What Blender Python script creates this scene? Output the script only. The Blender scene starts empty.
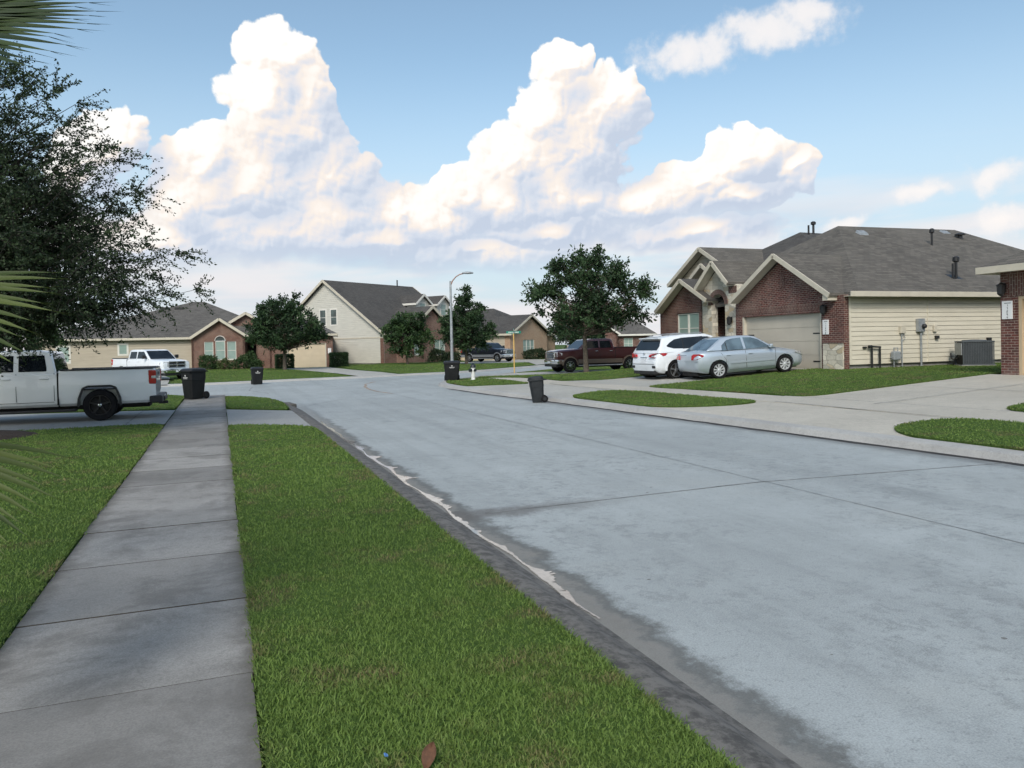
import bpy, bmesh, math, random
import numpy as np
from mathutils import Vector, Matrix
from mathutils.geometry import tessellate_polygon

R = math.radians
scene = bpy.context.scene
COL = scene.collection
rnd = random.Random(7)

# ------------------------------------------------------------------ helpers
class MB:
    """collects vertices and faces of one part"""
    def __init__(self):
        self.v = []; self.f = []; self.m = []; self.mi = 0
    def add(self, vs, fs):
        o = len(self.v)
        self.v += [tuple(p) for p in vs]
        self.f += [tuple(i + o for i in f) for f in fs]
        self.m += [self.mi] * len(fs)
        return self
    def box(self, x0, x1, y0, y1, z0, z1):
        v = [(x0,y0,z0),(x1,y0,z0),(x1,y1,z0),(x0,y1,z0),(x0,y0,z1),(x1,y0,z1),(x1,y1,z1),(x0,y1,z1)]
        f = [(0,3,2,1),(4,5,6,7),(0,1,5,4),(1,2,6,5),(2,3,7,6),(3,0,4,7)]
        return self.add(v, f)
    def beam(self, p, q, w, h, up=(0,0,1)):
        p = Vector(p); q = Vector(q); d = (q-p).normalized(); up = Vector(up)
        s = d.cross(up)
        if s.length < 1e-4: s = d.cross(Vector((1,0,0)))
        s.normalize(); u = s.cross(d).normalized()
        v = []
        for c in (p, q):
            for a, b in ((-1,-1),(1,-1),(1,1),(-1,1)):
                v.append(c + s*(a*w/2) + u*(b*h/2))
        f = [(0,1,2,3),(7,6,5,4),(0,4,5,1),(1,5,6,2),(2,6,7,3),(3,7,4,0)]
        return self.add(v, f)
    def tube(self, pts, rad, n=8, cap=True):
        pts = [Vector(p) for p in pts]
        if not hasattr(rad, '__len__'): rad = [rad]*len(pts)
        v = []; f = []
        a = None
        for i, p in enumerate(pts):
            d = (pts[min(i+1,len(pts)-1)] - pts[max(i-1,0)]).normalized()
            if a is None:
                a = d.orthogonal().normalized()
            else:
                a = (a - d*a.dot(d))
                a = a.normalized() if a.length > 1e-5 else d.orthogonal().normalized()
            b = d.cross(a)
            for k in range(n):
                t = 2*math.pi*k/n
                v.append(p + (a*math.cos(t) + b*math.sin(t))*rad[i])
        for i in range(len(pts)-1):
            for k in range(n):
                k2 = (k+1) % n
                f.append((i*n+k, i*n+k2, (i+1)*n+k2, (i+1)*n+k))
        if cap:
            f.append(tuple(range(n-1,-1,-1))); f.append(tuple((len(pts)-1)*n+k for k in range(n)))
        return self.add(v, f)
    def lathe(self, prof, axis='z', n=24, c=(0,0,0), cap=True):
        """prof = [(r, t)] revolved about the axis through c"""
        v = []; f = []
        for r, t in prof:
            for k in range(n):
                a = 2*math.pi*k/n
                p = (r*math.cos(a), r*math.sin(a), t)
                if axis == 'y': p = (p[0], t, p[1])
                if axis == 'x': p = (t, p[0], p[1])
                v.append((p[0]+c[0], p[1]+c[1], p[2]+c[2]))
        m = len(prof)
        for i in range(m-1):
            for k in range(n):
                k2 = (k+1) % n
                f.append((i*n+k, i*n+k2, (i+1)*n+k2, (i+1)*n+k))
        if cap: f.append(tuple(range(n-1,-1,-1))); f.append(tuple((m-1)*n+k for k in range(n)))
        return self.add(v, f)
    def prism(self, poly, fn0, fn1):
        """2D polygon mapped to two 3D copies and joined"""
        n = len(poly)
        v = [fn0(*p) for p in poly] + [fn1(*p) for p in poly]
        f = [tuple(range(n-1,-1,-1)), tuple(range(n, 2*n))]
        for i in range(n):
            j = (i+1) % n
            f.append((i, j, n+j, n+i))
        return self.add(v, f)
    def build(self, name, mat, parent=None, smooth=None, recalc=True, bevel=0):
        me = bpy.data.meshes.new(name)
        me.from_pydata(self.v, [], self.f)
        mats = mat if isinstance(mat, (list, tuple)) else [mat]
        for m in mats: me.materials.append(m)
        if len(mats) > 1:
            me.polygons.foreach_set('material_index', self.m)
        if recalc or bevel:
            bm = bmesh.new(); bm.from_mesh(me)
            bmesh.ops.recalc_face_normals(bm, faces=bm.faces)
            if bevel:
                es = [e for e in bm.edges if len(e.link_faces) == 2 and e.calc_face_angle(0) > 0.6]
                bmesh.ops.bevel(bm, geom=es, offset=bevel, segments=2, profile=0.5, affect='EDGES', clamp_overlap=True)
            bm.to_mesh(me); bm.free()
        o = bpy.data.objects.new(name, me); COL.objects.link(o)
        if parent: o.parent = parent
        if smooth is not None: smooth_by(me, smooth)
        return o

def smooth_by(me, deg):
    me.polygons.foreach_set('use_smooth', [True]*len(me.polygons))
    bm = bmesh.new(); bm.from_mesh(me)
    for e in bm.edges:
        e.smooth = not (len(e.link_faces) == 2 and e.calc_face_angle(0) > R(deg))
    bm.to_mesh(me); bm.free()

def tag(o, label=None, cat=None, group=None, kind=None):
    if label: o['label'] = label
    if cat: o['category'] = cat
    if group: o['group'] = group
    if kind: o['kind'] = kind
    return o

def thing(name, label, cat, loc=(0,0,0), rz=0, group=None):
    o = bpy.data.objects.new(name, None); COL.objects.link(o)
    o.location = loc; o.rotation_euler = (0,0,rz)
    return tag(o, label, cat, group)

def sm(a, b, t):
    t = min(1, max(0, (t-a)/(b-a))); return t*t*(3-2*t)

KX = [(-30,10.95),(7.7,10.65),(14,10.35),(22,9.95),(27,9.5),(32,9.3),(34,9.4)]
def kx(y): return float(np.interp(y, [k[0] for k in KX], [k[1] for k in KX]))
def G(x, y):
    """height of the ground"""
    if y < 44 and x > kx(y):
        k = kx(y)
        r = float(np.interp(x, [k, k+.4, 14.3, 22, 60], [-.1,.03,.12,.55,.6])); q = 1-sm(33,40,y)
        return r*q + 0.02*(1-q)
    return 0.1*sm(48, 68, y)

# ------------------------------------------------------------------ materials
def nodes(name):
    m = bpy.data.materials.new(name); m.use_nodes = True
    nt = m.node_tree; b = nt.nodes['Principled BSDF']
    return m, nt, b
def nd(nt, t, **kw):
    n = nt.nodes.new(t)
    for k, v in kw.items(): setattr(n, k, v)
    return n
def setin(nt, n, i, val):
    if hasattr(val, 'is_output') or val.__class__.__name__.startswith('NodeSocket'):
        nt.links.new(val, n.inputs[i])
    else:
        n.inputs[i].default_value = val
def math_(nt, op, a, b=0.0, c=None, clamp=False):
    n = nd(nt, 'ShaderNodeMath', operation=op, use_clamp=clamp)
    setin(nt, n, 0, a); setin(nt, n, 1, b)
    if c is not None: setin(nt, n, 2, c)
    return n.outputs[0]
def mixc(nt, fac, a, b, blend='MIX'):
    n = nd(nt, 'ShaderNodeMix', data_type='RGBA', blend_type=blend)
    setin(nt, n, 0, fac)
    setin(nt, n, 6, a if not isinstance(a, tuple) else (*a[:3], 1)); setin(nt, n, 7, b if not isinstance(b, tuple) else (*b[:3], 1))
    return n.outputs[2]
def noise_(nt, vec, scale, detail=4, rough=.55, dist=0):
    n = nd(nt, 'ShaderNodeTexNoise'); n.inputs['Scale'].default_value = scale
    n.inputs['Detail'].default_value = detail; n.inputs['Roughness'].default_value = rough; n.inputs['Distortion'].default_value = dist
    if vec is not None: nt.links.new(vec, n.inputs['Vector'])
    return n.outputs[0]
def ramp(nt, fac, stops):
    n = nd(nt, 'ShaderNodeValToRGB'); e = n.color_ramp.elements
    while len(e) < len(stops): e.new(0.5)
    for i, (p, c) in enumerate(stops):
        e[i].position = p; e[i].color = (*c, 1) if isinstance(c, tuple) else (c, c, c, 1)
    nt.links.new(fac, n.inputs[0]); return n.outputs[0]
def maprange(nt, v, a, b, c=0., d=1., smooth=True):
    n = nd(nt, 'ShaderNodeMapRange'); n.interpolation_type = 'SMOOTHSTEP' if smooth else 'LINEAR'
    setin(nt, n, 0, v)
    for i, q in enumerate((a, b, c, d)): n.inputs[i+1].default_value = q
    return n.outputs[0]
def bump_(nt, b, h, strength, dist=.02):
    n = nd(nt, 'ShaderNodeBump'); n.inputs['Strength'].default_value = strength; n.inputs['Distance'].default_value = dist
    nt.links.new(h, n.inputs['Height']); nt.links.new(n.outputs[0], b.inputs['Normal'])
def pos(nt): return nd(nt, 'ShaderNodeNewGeometry').outputs['Position']
def objc(nt): return nd(nt, 'ShaderNodeTexCoord').outputs['Object']
def sc(c, k): return tuple(min(1, x*k) for x in c[:3])

def mk(name, col, rough=.6, var=.12, scale=2.5, bump=0, bscale=25, metallic=0., coat=0., spec=.5):
    m, nt, b = nodes(name)
    v = objc(nt)
    f = maprange(nt, noise_(nt, v, scale, 5, .6), .3, .7)
    nt.links.new(mixc(nt, f, sc(col, 1-var), sc(col, 1+var)), b.inputs['Base Color'])
    b.inputs['Roughness'].default_value = rough; b.inputs['Metallic'].default_value = metallic
    b.inputs['Coat Weight'].default_value = coat; b.inputs['Coat Roughness'].default_value = .04
    b.inputs['Specular IOR Level'].default_value = spec
    if bump: bump_(nt, b, noise_(nt, v, bscale, 3, .6), bump)
    return m

def wall_uv(nt):
    """(run along the wall, height) from object coordinates for axis aligned faces"""
    tc = nd(nt, 'ShaderNodeTexCoord')
    s = nd(nt, 'ShaderNodeSeparateXYZ'); nt.links.new(tc.outputs['Object'], s.inputs[0])
    n = nd(nt, 'ShaderNodeSeparateXYZ'); nt.links.new(tc.outputs['Normal'], n.inputs[0])
    ax = math_(nt, 'ABSOLUTE', n.outputs[0]); ay = math_(nt, 'ABSOLUTE', n.outputs[1])
    g = math_(nt, 'GREATER_THAN', ax, ay)
    d = math_(nt, 'SUBTRACT', s.outputs[1], s.outputs[0])
    u = math_(nt, 'MULTIPLY_ADD', d, g, s.outputs[0])
    c = nd(nt, 'ShaderNodeCombineXYZ'); nt.links.new(u, c.inputs[0]); nt.links.new(s.outputs[2], c.inputs[1])
    return c.outputs[0], tc.outputs['Object'], s.outputs[2], u

def brick_mat(name, c1, c2, mortar, w=.215, h=.078, ms=.008, dark=.35, soldier=False):
    m, nt, b = nodes(name)
    uv, ob, z, u = wall_uv(nt)
    if soldier:
        c = nd(nt, 'ShaderNodeCombineXYZ'); nt.links.new(z, c.inputs[0]); nt.links.new(u, c.inputs[1]); uv = c.outputs[0]
    t = nd(nt, 'ShaderNodeTexBrick'); nt.links.new(uv, t.inputs['Vector'])
    t.inputs['Scale'].default_value = 1; t.inputs['Brick Width'].default_value = w; t.inputs['Row Height'].default_value = h
    t.inputs['Mortar Size'].default_value = ms; t.inputs['Mortar Smooth'].default_value = .1; t.inputs['Bias'].default_value = -.1
    t.inputs['Color1'].default_value = (*c1,1); t.inputs['Color2'].default_value = (*c2,1); t.inputs['Mortar'].default_value = (*mortar,1)
    n1 = noise_(nt, ob, 7, 3, .6); n2 = noise_(nt, ob, .8, 3, .6)
    k = maprange(nt, n1, .42, .7)
    col = mixc(nt, math_(nt, 'MULTIPLY', k, dark), t.outputs['Color'], sc(c1, .35))
    col = mixc(nt, math_(nt, 'MULTIPLY', maprange(nt, n2, .4, .75), .3), col, mortar)
    nt.links.new(col, b.inputs['Base Color']); b.inputs['Roughness'].default_value = .88
    bump_(nt, b, math_(nt, 'SUBTRACT', 1.0, t.outputs['Fac']), .6, .01)
    return m

def shingle_mat(name, c, streak=.35):
    m, nt, b = nodes(name)
    uv, ob, z, u = wall_uv(nt)
    t = nd(nt, 'ShaderNodeTexBrick'); nt.links.new(uv, t.inputs['Vector'])
    t.inputs['Scale'].default_value = 1; t.inputs['Brick Width'].default_value = .33; t.inputs['Row Height'].default_value = .085
    t.inputs['Mortar Size'].default_value = .006; t.inputs['Bias'].default_value = 0
    t.inputs['Color1'].default_value = (*sc(c,.72),1); t.inputs['Color2'].default_value = (*sc(c,1.3),1); t.inputs['Mortar'].default_value = (*sc(c,.4),1)
    mp = nd(nt, 'ShaderNodeMapping'); nt.links.new(ob, mp.inputs[0]); mp.inputs['Scale'].default_value = (.9,.9,.12)
    st = maprange(nt, noise_(nt, mp.outputs[0], 1.6, 5, .65), .45, .72)
    col = mixc(nt, math_(nt, 'MULTIPLY', st, streak), t.outputs['Color'], sc(c,.4))
    bl = maprange(nt, noise_(nt, ob, .35, 3, .5), .35, .7)
    col = mixc(nt, math_(nt, 'MULTIPLY', bl, .35), col, sc(c, 1.35))
    gr = noise_(nt, ob, 40, 2, .6)
    col = mixc(nt, math_(nt, 'MULTIPLY', gr, .4), col, sc(c, .6))
    nt.links.new(col, b.inputs['Base Color']); b.inputs['Roughness'].default_value = .93
    bump_(nt, b, math_(nt, 'SUBTRACT', 1.0, t.outputs['Fac']), .5, .01)
    return m

def siding_mat(name, c, row=.18, lines=True):
    m, nt, b = nodes(name)
    uv, ob, z, u = wall_uv(nt)
    mp = nd(nt, 'ShaderNodeMapping'); nt.links.new(ob, mp.inputs[0]); mp.inputs['Scale'].default_value = (.4,.4,4)
    n1 = maprange(nt, noise_(nt, mp.outputs[0], 2, 4, .6), .3, .7)
    col = mixc(nt, n1, sc(c,.93), sc(c,1.05))
    dirt = maprange(nt, noise_(nt, ob, 1.1, 5, .65), .52, .8)
    col = mixc(nt, math_(nt, 'MULTIPLY', dirt, .25), col, sc(c,.6))
    nt.links.new(col, b.inputs['Base Color']); b.inputs['Roughness'].default_value = .7
    return m

def stone_mat(name, c):
    m, nt, b = nodes(name)
    uv, ob, z, u = wall_uv(nt)
    mp = nd(nt, 'ShaderNodeMapping'); nt.links.new(uv, mp.inputs[0]); mp.inputs['Scale'].default_value = (2.5,5.2,1)
    def vor(feature):
        t = nd(nt, 'ShaderNodeTexVoronoi', voronoi_dimensions='2D', feature=feature, distance='CHEBYCHEV'); t.inputs['Scale'].default_value = 1; t.inputs['Randomness'].default_value = .82
        nt.links.new(mp.outputs[0], t.inputs['Vector']); return t
    f1, f2 = vor('F1'), vor('F2')
    edge = maprange(nt, math_(nt, 'SUBTRACT', f2.outputs['Distance'], f1.outputs['Distance']), .02, .10)
    s = nd(nt, 'ShaderNodeSeparateColor'); nt.links.new(f1.outputs['Color'], s.inputs[0])
    col = mixc(nt, s.outputs[0], sc(c,.70), sc(c,1.22))
    k = maprange(nt, s.outputs[1], .74, .80)
    col = mixc(nt, math_(nt, 'MULTIPLY', k, .6), col, (.44,.31,.15))
    f = maprange(nt, noise_(nt, ob, 9, 4, .7), .3, .75)
    col = mixc(nt, math_(nt, 'MULTIPLY', f, .4), col, sc(c,.5))
    col = mixc(nt, edge, sc(c,.62), col)
    nt.links.new(col, b.inputs['Base Color']); b.inputs['Roughness'].default_value = .9
    bump_(nt, b, math_(nt, 'ADD', math_(nt, 'MULTIPLY', noise_(nt, ob, 12, 4, .6), .6), edge), .7, .03)
    return m

def paint(name, c, metallic=.0, rough=.35, flake=.04):
    m, nt, b = nodes(name)
    v = objc(nt)
    dirt = maprange(nt, noise_(nt, v, 2.2, 5, .65), .45, .75)
    s = nd(nt, 'ShaderNodeSeparateXYZ'); nt.links.new(v, s.inputs[0])
    low = maprange(nt, s.outputs[2], .75, .2)
    d = math_(nt, 'ADD', math_(nt, 'MULTIPLY', dirt, .03), math_(nt, 'MULTIPLY', low, math_(nt, 'MULTIPLY', dirt, .22)))
    nt.links.new(mixc(nt, d, c, (.16,.14,.12)), b.inputs['Base Color'])
    nt.links.new(math_(nt, 'ADD', math_(nt, 'MULTIPLY', d, .8), rough), b.inputs['Roughness'])
    b.inputs['Metallic'].default_value = metallic
    b.inputs['Coat Weight'].default_value = 1; b.inputs['Coat Roughness'].default_value = .03
    return m

def glass_mat(name, c=(.012,.016,.02), rough=.03, spec=.6):
    m, nt, b = nodes(name)
    v = objc(nt)
    f = maprange(nt, noise_(nt, v, 1.5, 3, .5), .35, .65)
    nt.links.new(mixc(nt, f, sc(c,.7), sc(c,1.4)), b.inputs['Base Color'])
    b.inputs['Roughness'].default_value = rough; b.inputs['Specular IOR Level'].default_value = spec
    return m

def leaf_mat(name, dark, light, dry=None, trans=.25):
    m, nt, b = nodes(name)
    a = nd(nt, 'ShaderNodeAttribute', attribute_name='tone')
    col = mixc(nt, a.outputs['Fac'], dark, light)
    if dry:
        p = pos(nt)
        k = math_(nt, 'MULTIPLY', maprange(nt, noise_(nt, p, 1.4, 4, .65), .49, .68), .75)
        a2 = nd(nt, 'ShaderNodeAttribute', attribute_name='dry')
        col = mixc(nt, math_(nt, 'MULTIPLY', k, a2.outputs['Fac']), col, dry)
    nt.links.new(col, b.inputs['Base Color'])
    b.inputs['Roughness'].default_value = .55; b.inputs['Specular IOR Level'].default_value = .25
    if trans:
        t = nd(nt, 'ShaderNodeBsdfTranslucent'); nt.links.new(col, t.inputs[0])
        mx = nd(nt, 'ShaderNodeMixShader'); mx.inputs[0].default_value = trans
        nt.links.new(b.outputs[0], mx.inputs[1]); nt.links.new(t.outputs[0], mx.inputs[2])
        nt.links.new(mx.outputs[0], nt.nodes['Material Output'].inputs['Surface'])
    return m

M = {}
M['trim'] = mk('trim_paint', (.53,.485,.39), .6, .06)
M['trim_white'] = mk('trim_white', (.68,.66,.60), .6, .05)
M['cream'] = siding_mat('cream_siding', (.61,.565,.455))
M['cream2'] = siding_mat('pale_siding', (.56,.545,.48))
M['tan'] = siding_mat('tan_siding', (.43,.375,.29))
M['garage'] = mk('garage_door', (.46,.42,.345), .6, .05, 1.2)
M['garage_tan'] = mk('garage_door_ochre', (.50,.385,.25), .6, .05, 1.2)
M['garage_pale'] = mk('garage_door_pale', (.60,.50,.36), .6, .05, 1.2)
M['brick'] = brick_mat('red_brick', (.135,.040,.030), (.060,.024,.021), (.30,.24,.20), dark=.55)
M['brick_soldier'] = brick_mat('soldier_brick', (.12,.045,.034), (.075,.032,.028), (.27,.22,.18), w=.22, h=.078, soldier=True)
M['brick_brown'] = brick_mat('brown_brick', (.165,.066,.045), (.10,.042,.032), (.32,.25,.20))
M['brick_tan'] = brick_mat('tan_brick', (.42,.26,.16), (.34,.20,.12), (.42,.36,.28), dark=.2)
M['stone'] = stone_mat('cream_stone', (.62,.57,.47))
M['shingle'] = shingle_mat('grey_shingle', (.120,.109,.093), .5)
M['shingle_dark'] = shingle_mat('dark_shingle', (.075,.070,.064))
M['shingle_brown'] = shingle_mat('brown_shingle', (.110,.103,.094))
M['slab'] = mk('foundation', (.30,.29,.27), .9, .15, 3, .2)
M['glass_win'] = glass_mat('window_glass', (.05,.075,.07), .04)
M['blind'] = mk('blind', (.25,.34,.30), .3, .08, 2, spec=.8)
M['dark'] = mk('dark_void', (.012,.011,.010), .8, .2)
M['black_metal'] = mk('black_metal', (.015,.015,.016), .45, .2)
M['galv'] = mk('galvanised', (.33,.35,.36), .5, .15, 6, metallic=.4)
M['grey_paint'] = mk('grey_paint', (.28,.30,.31), .5, .12)
M['unit'] = mk('ac_grey', (.075,.087,.095), .6, .12)
M['white'] = mk('white_plastic', (.75,.75,.74), .5, .03)
M['ink'] = mk('ink', (.02,.02,.025), .6, .1)
M['bin'] = mk('bin_plastic', (.010,.011,.012), .6, .25, 3, .1, 30, spec=.25)
M['bin_lid'] = mk('bin_lid_plastic', (.018,.02,.024), .45, .25, 3, spec=.3)
M['bin_grey'] = mk('bin_grey_plastic', (.020,.023,.025), .6, .25, 3, .1, 30, spec=.25)
M['decal'] = mk('bin_decal', (.62,.62,.6), .6, .1, 40)
M['rubber'] = mk('rubber', (.010,.010,.011), .8, .3, 8, spec=.2)
M['alloy'] = mk('alloy', (.55,.56,.58), .3, .08, metallic=.85)
M['alloy_cover'] = mk('wheel_cover', (.62,.64,.66), .35, .08, metallic=.3)
M['alloy_black'] = mk('alloy_black', (.02,.02,.022), .25, .1, metallic=.5)
M['chrome'] = mk('chrome', (.70,.72,.74), .12, .05, metallic=1)
M['black_trim'] = mk('black_trim', (.016,.016,.017), .55, .2)
M['car_glass'] = glass_mat('car_glass', (.010,.013,.016), .02)
M['car_glass_light'] = glass_mat('car_glass_light', (.09,.13,.16), .03)
M['red_lens'] = mk('red_lens', (.42,.012,.016), .12, .2, 9, coat=.8)
M['clear_lens'] = mk('clear_lens', (.62,.64,.66), .1, .2, 12, metallic=.4, coat=1)
M['amber_lens'] = mk('amber_lens', (.55,.16,.02), .15, .1, coat=.8)
M['plate'] = mk('plate', (.62,.64,.66), .4, .12, 20)
M['p_white'] = paint('paint_white', (.88,.89,.87))
M['p_white2'] = paint('paint_cool_white', (.70,.735,.76))
M['p_silver'] = paint('paint_silver', (.47,.535,.595), .42, .30)
M['p_maroon'] = paint('paint_maroon', (.042,.008,.010), .1)
M['p_navy'] = paint('paint_navy', (.008,.010,.018), .1)
M['p_tanlow'] = paint('paint_bronze', (.13,.10,.08), .3)
M['p_silverlow'] = paint('paint_grey_lower', (.30,.31,.33), .4)
M['bark'] = mk('bark', (.095,.078,.060), .95, .35, 9, .8, 22)
M['bark_dark'] = mk('bark_dark', (.030,.026,.022), .95, .35, 9, .6, 22)
M['mulch'] = mk('mulch', (.028,.018,.013), .95, .5, 26, 1, 60)
M['signgreen'] = mk('sign_green', (.02,.22,.16), .4, .1)
M['post_ochre'] = mk('post_ochre', (.62,.40,.12), .6, .15)
M['hyd_white'] = mk('hydrant_white', (.68,.69,.67), .5, .12, 9)
M['hyd_dark'] = mk('hydrant_dark', (.015,.022,.026), .45, .2)
M['leaf_dark'] = leaf_mat('leaf_dark', (.014,.026,.014), (.060,.092,.042), trans=.3)
M['leaf_oak'] = leaf_mat('leaf_oak', (.016,.034,.017), (.062,.112,.046), trans=.3)
M['leaf_mid'] = leaf_mat('leaf_mid', (.022,.048,.020), (.075,.135,.048), trans=.3)
M['leaf_light'] = leaf_mat('leaf_light', (.05,.08,.03), (.11,.15,.05))
M['palm'] = leaf_mat('palm_leaf', (.030,.052,.014), (.105,.135,.038))
M['palm_shaded'] = leaf_mat('palm_leaf_shaded', (.008,.020,.007), (.040,.062,.018), trans=.1)  # darker copy of the palm leaf: backlit shade of the upper frond put into colour
M['palm_dry'] = mk('palm_fibre', (.34,.29,.19), .8, .2)
M['grass'] = leaf_mat('grass_blade', (.078,.132,.030), (.240,.355,.084), dry=(.27,.20,.11), trans=.4)
# ------------------------------------------------------------------ ground
def fill_poly(name, poly, mat, z=None, off=0.0, step=1.5, thick=0.0, label=None, cat=None, skirt_mat=None):
    """sheet over a 2D outline, draped on the ground (or at height z), with an optional side skirt"""
    bm = bmesh.new()
    vs = [bm.verts.new((x, y, 0)) for x, y in poly]
    bm.faces.new(vs)
    bmesh.ops.triangulate(bm, faces=bm.faces[:])
    if z is None:
        xs = [p[0] for p in poly]; ys = [p[1] for p in poly]
        for ax, lo, hi in ((0, min(xs), max(xs)), (1, min(ys), max(ys))):
            n = min(60, int((hi-lo)/step))
            for i in range(1, n+1):
                c = [0,0,0]; c[ax] = lo + (hi-lo)*i/(n+1); no = [0,0,0]; no[ax] = 1
                bmesh.ops.bisect_plane(bm, geom=bm.verts[:]+bm.edges[:]+bm.faces[:], plane_co=c, plane_no=no, dist=1e-5)
    for v in bm.verts:
        v.co.z = (G(v.co.x, v.co.y) if z is None else z) + off
    bmesh.ops.recalc_face_normals(bm, faces=bm.faces)
    if sum(f.normal.z for f in bm.faces) < 0:
        bmesh.ops.reverse_faces(bm, faces=bm.faces)
    if thick:
        be = [e for e in bm.edges if e.is_boundary]
        r = bmesh.ops.extrude_edge_only(bm, edges=be)
        nf = [g for g in r['geom'] if isinstance(g, bmesh.types.BMFace)]
        for g in r['geom']:
            if isinstance(g, bmesh.types.BMVert): g.co.z -= thick
        if skirt_mat:
            for f in nf: f.material_index = 1
    me = bpy.data.meshes.new(name); bm.to_mesh(me); bm.free()
    me.materials.append(mat)
    if skirt_mat: me.materials.append(skirt_mat)
    o = bpy.data.objects.new(name, me); COL.objects.link(o)
    tag(o, label, cat, kind='structure')
    return o

def concrete(name, c, stain=.5, big=.35, gutter=False, warm=(.36,.33,.27), rough=.8, streaky=False, slabtone=False, spots=.5, mott=.42, dark_patches=False, walk_edges=False):
    m, nt, b = nodes(name); p = pos(nt)
    s = nd(nt, 'ShaderNodeSeparateXYZ'); nt.links.new(p, s.inputs[0])
    f = maprange(nt, noise_(nt, p, big, 6, .66), .32, .68)
    col = mixc(nt, f, sc(c,.80), sc(c,1.12))
    bl = maprange(nt, noise_(nt, p, 2.7, 6, .72), .40, .66)
    col = mixc(nt, math_(nt, 'MULTIPLY', bl, .30), col, sc(c,.66))
    msk = maprange(nt, noise_(nt, p, .45, 3, .6), .34, .62)
    b2 = math_(nt, 'MULTIPLY', maprange(nt, noise_(nt, p, 5.5, 8, .78), .49, .60), msk)
    col = mixc(nt, math_(nt, 'MULTIPLY', b2, mott), col, sc(c,.50))
    b3 = maprange(nt, noise_(nt, p, 3.3, 7, .75, .6), .56, .66)
    col = mixc(nt, math_(nt, 'MULTIPLY', b3, .35), col, sc(c,1.3))
    mp = nd(nt, 'ShaderNodeMapping'); nt.links.new(p, mp.inputs[0]); mp.inputs['Scale'].default_value = (1,.45,1) if not streaky else (.35,1.6,1)
    d = maprange(nt, noise_(nt, mp.outputs[0], 1.1, 8, .72), .50, .78)
    col = mixc(nt, math_(nt, 'MULTIPLY', d, stain), col, sc(c,.42))
    w = maprange(nt, noise_(nt, p, .55, 4, .6), .55, .75)
    col = mixc(nt, math_(nt, 'MULTIPLY', w, .35), col, warm)
    sp = maprange(nt, noise_(nt, p, 18, 5, .75), .54, .66)
    col = mixc(nt, math_(nt, 'MULTIPLY', sp, spots), col, sc(c,.45))
    gr = noise_(nt, p, 90, 3, .75)
    col = mixc(nt, .42, col, mixc(nt, maprange(nt, gr, .3, .7), sc(c,.50), sc(c,1.38)))
    if dark_patches:
        q = maprange(nt, noise_(nt, p, 7, 8, .8), .40, .62); col = mixc(nt, math_(nt, 'MULTIPLY', q, .8), (.17,.16,.145), sc(c,.55))
    if slabtone:
        a = nd(nt, 'ShaderNodeAttribute', attribute_name='tone')
        col = mixc(nt, a.outputs['Fac'], col, sc(c,.45))
    if walk_edges:
        ex = math_(nt, 'ABSOLUTE', math_(nt, 'ADD', s.outputs[0], .57))
        ed = maprange(nt, math_(nt, 'ADD', ex, math_(nt, 'MULTIPLY', math_(nt, 'SUBTRACT', noise_(nt, p, 3.5, 7, .75), .5), .5)), .52, .74)
        col = mixc(nt, math_(nt, 'MULTIPLY', ed, .65), col, (.085,.078,.066))
        mould = maprange(nt, noise_(nt, p, 1.15, 8, .72, .5), .47, .62)
        col = mixc(nt, math_(nt, 'MULTIPLY', mould, .5), col, (.115,.108,.098))
    if gutter:
        vo = nd(nt, 'ShaderNodeTexVoronoi'); vo.inputs['Scale'].default_value = 4.5; nt.links.new(p, vo.inputs['Vector'])
        rs_ = nd(nt, 'ShaderNodeSeparateColor'); nt.links.new(vo.outputs['Color'], rs_.inputs[0])
        speck = math_(nt, 'LESS_THAN', vo.outputs['Distance'], math_(nt, 'MULTIPLY', math_(nt, 'POWER', rs_.outputs[0], 3.0), .085))
        col = mixc(nt, math_(nt, 'MULTIPLY', speck, .8), col, (.10,.09,.075))
        mt = nd(nt, 'ShaderNodeMapping'); nt.links.new(p, mt.inputs[0]); mt.inputs['Scale'].default_value = (1.1,.035,1)
        tr = maprange(nt, noise_(nt, mt.outputs[0], 1.0, 5, .65), .48, .66)
        col = mixc(nt, math_(nt, 'MULTIPLY', tr, .30), col, sc(c,.55))
        n = noise_(nt, p, 2.2, 8, .78)
        n2 = noise_(nt, p, .5, 3, .6)
        x = math_(nt, 'SUBTRACT', s.outputs[0], 2.33)
        near = maprange(nt, s.outputs[1], 30, 14)
        x = math_(nt, 'ADD', x, math_(nt, 'MULTIPLY', math_(nt, 'SUBTRACT', .5, n), .75))
        x = math_(nt, 'ADD', x, math_(nt, 'MULTIPLY', math_(nt, 'SUBTRACT', .5, n2), .32))
        mud = math_(nt, 'MULTIPLY', maprange(nt, x, .28, .08), near)
        edge = math_(nt, 'MULTIPLY', math_(nt, 'MULTIPLY', maprange(nt, x, .36, .20), maprange(nt, x, .08, .20)), near)
        col = mixc(nt, math_(nt, 'MULTIPLY', mud, .7), col, (.155,.135,.11))
        col = mixc(nt, math_(nt, 'MULTIPLY', edge, .66), col, (.06,.058,.05))
        # right hand gutter stain
        kxn = math_(nt, 'MULTIPLY_ADD', s.outputs[1], -.055, 11.06)
        xr = math_(nt, 'ADD', math_(nt, 'SUBTRACT', kxn, s.outputs[0]), math_(nt, 'MULTIPLY', math_(nt, 'SUBTRACT', .5, n), .5))
        er = math_(nt, 'MULTIPLY', maprange(nt, xr, .55, .1), maprange(nt, s.outputs[1], 33, 30))
        col = mixc(nt, math_(nt, 'MULTIPLY', er, .55), col, (.09,.085,.08))
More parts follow.
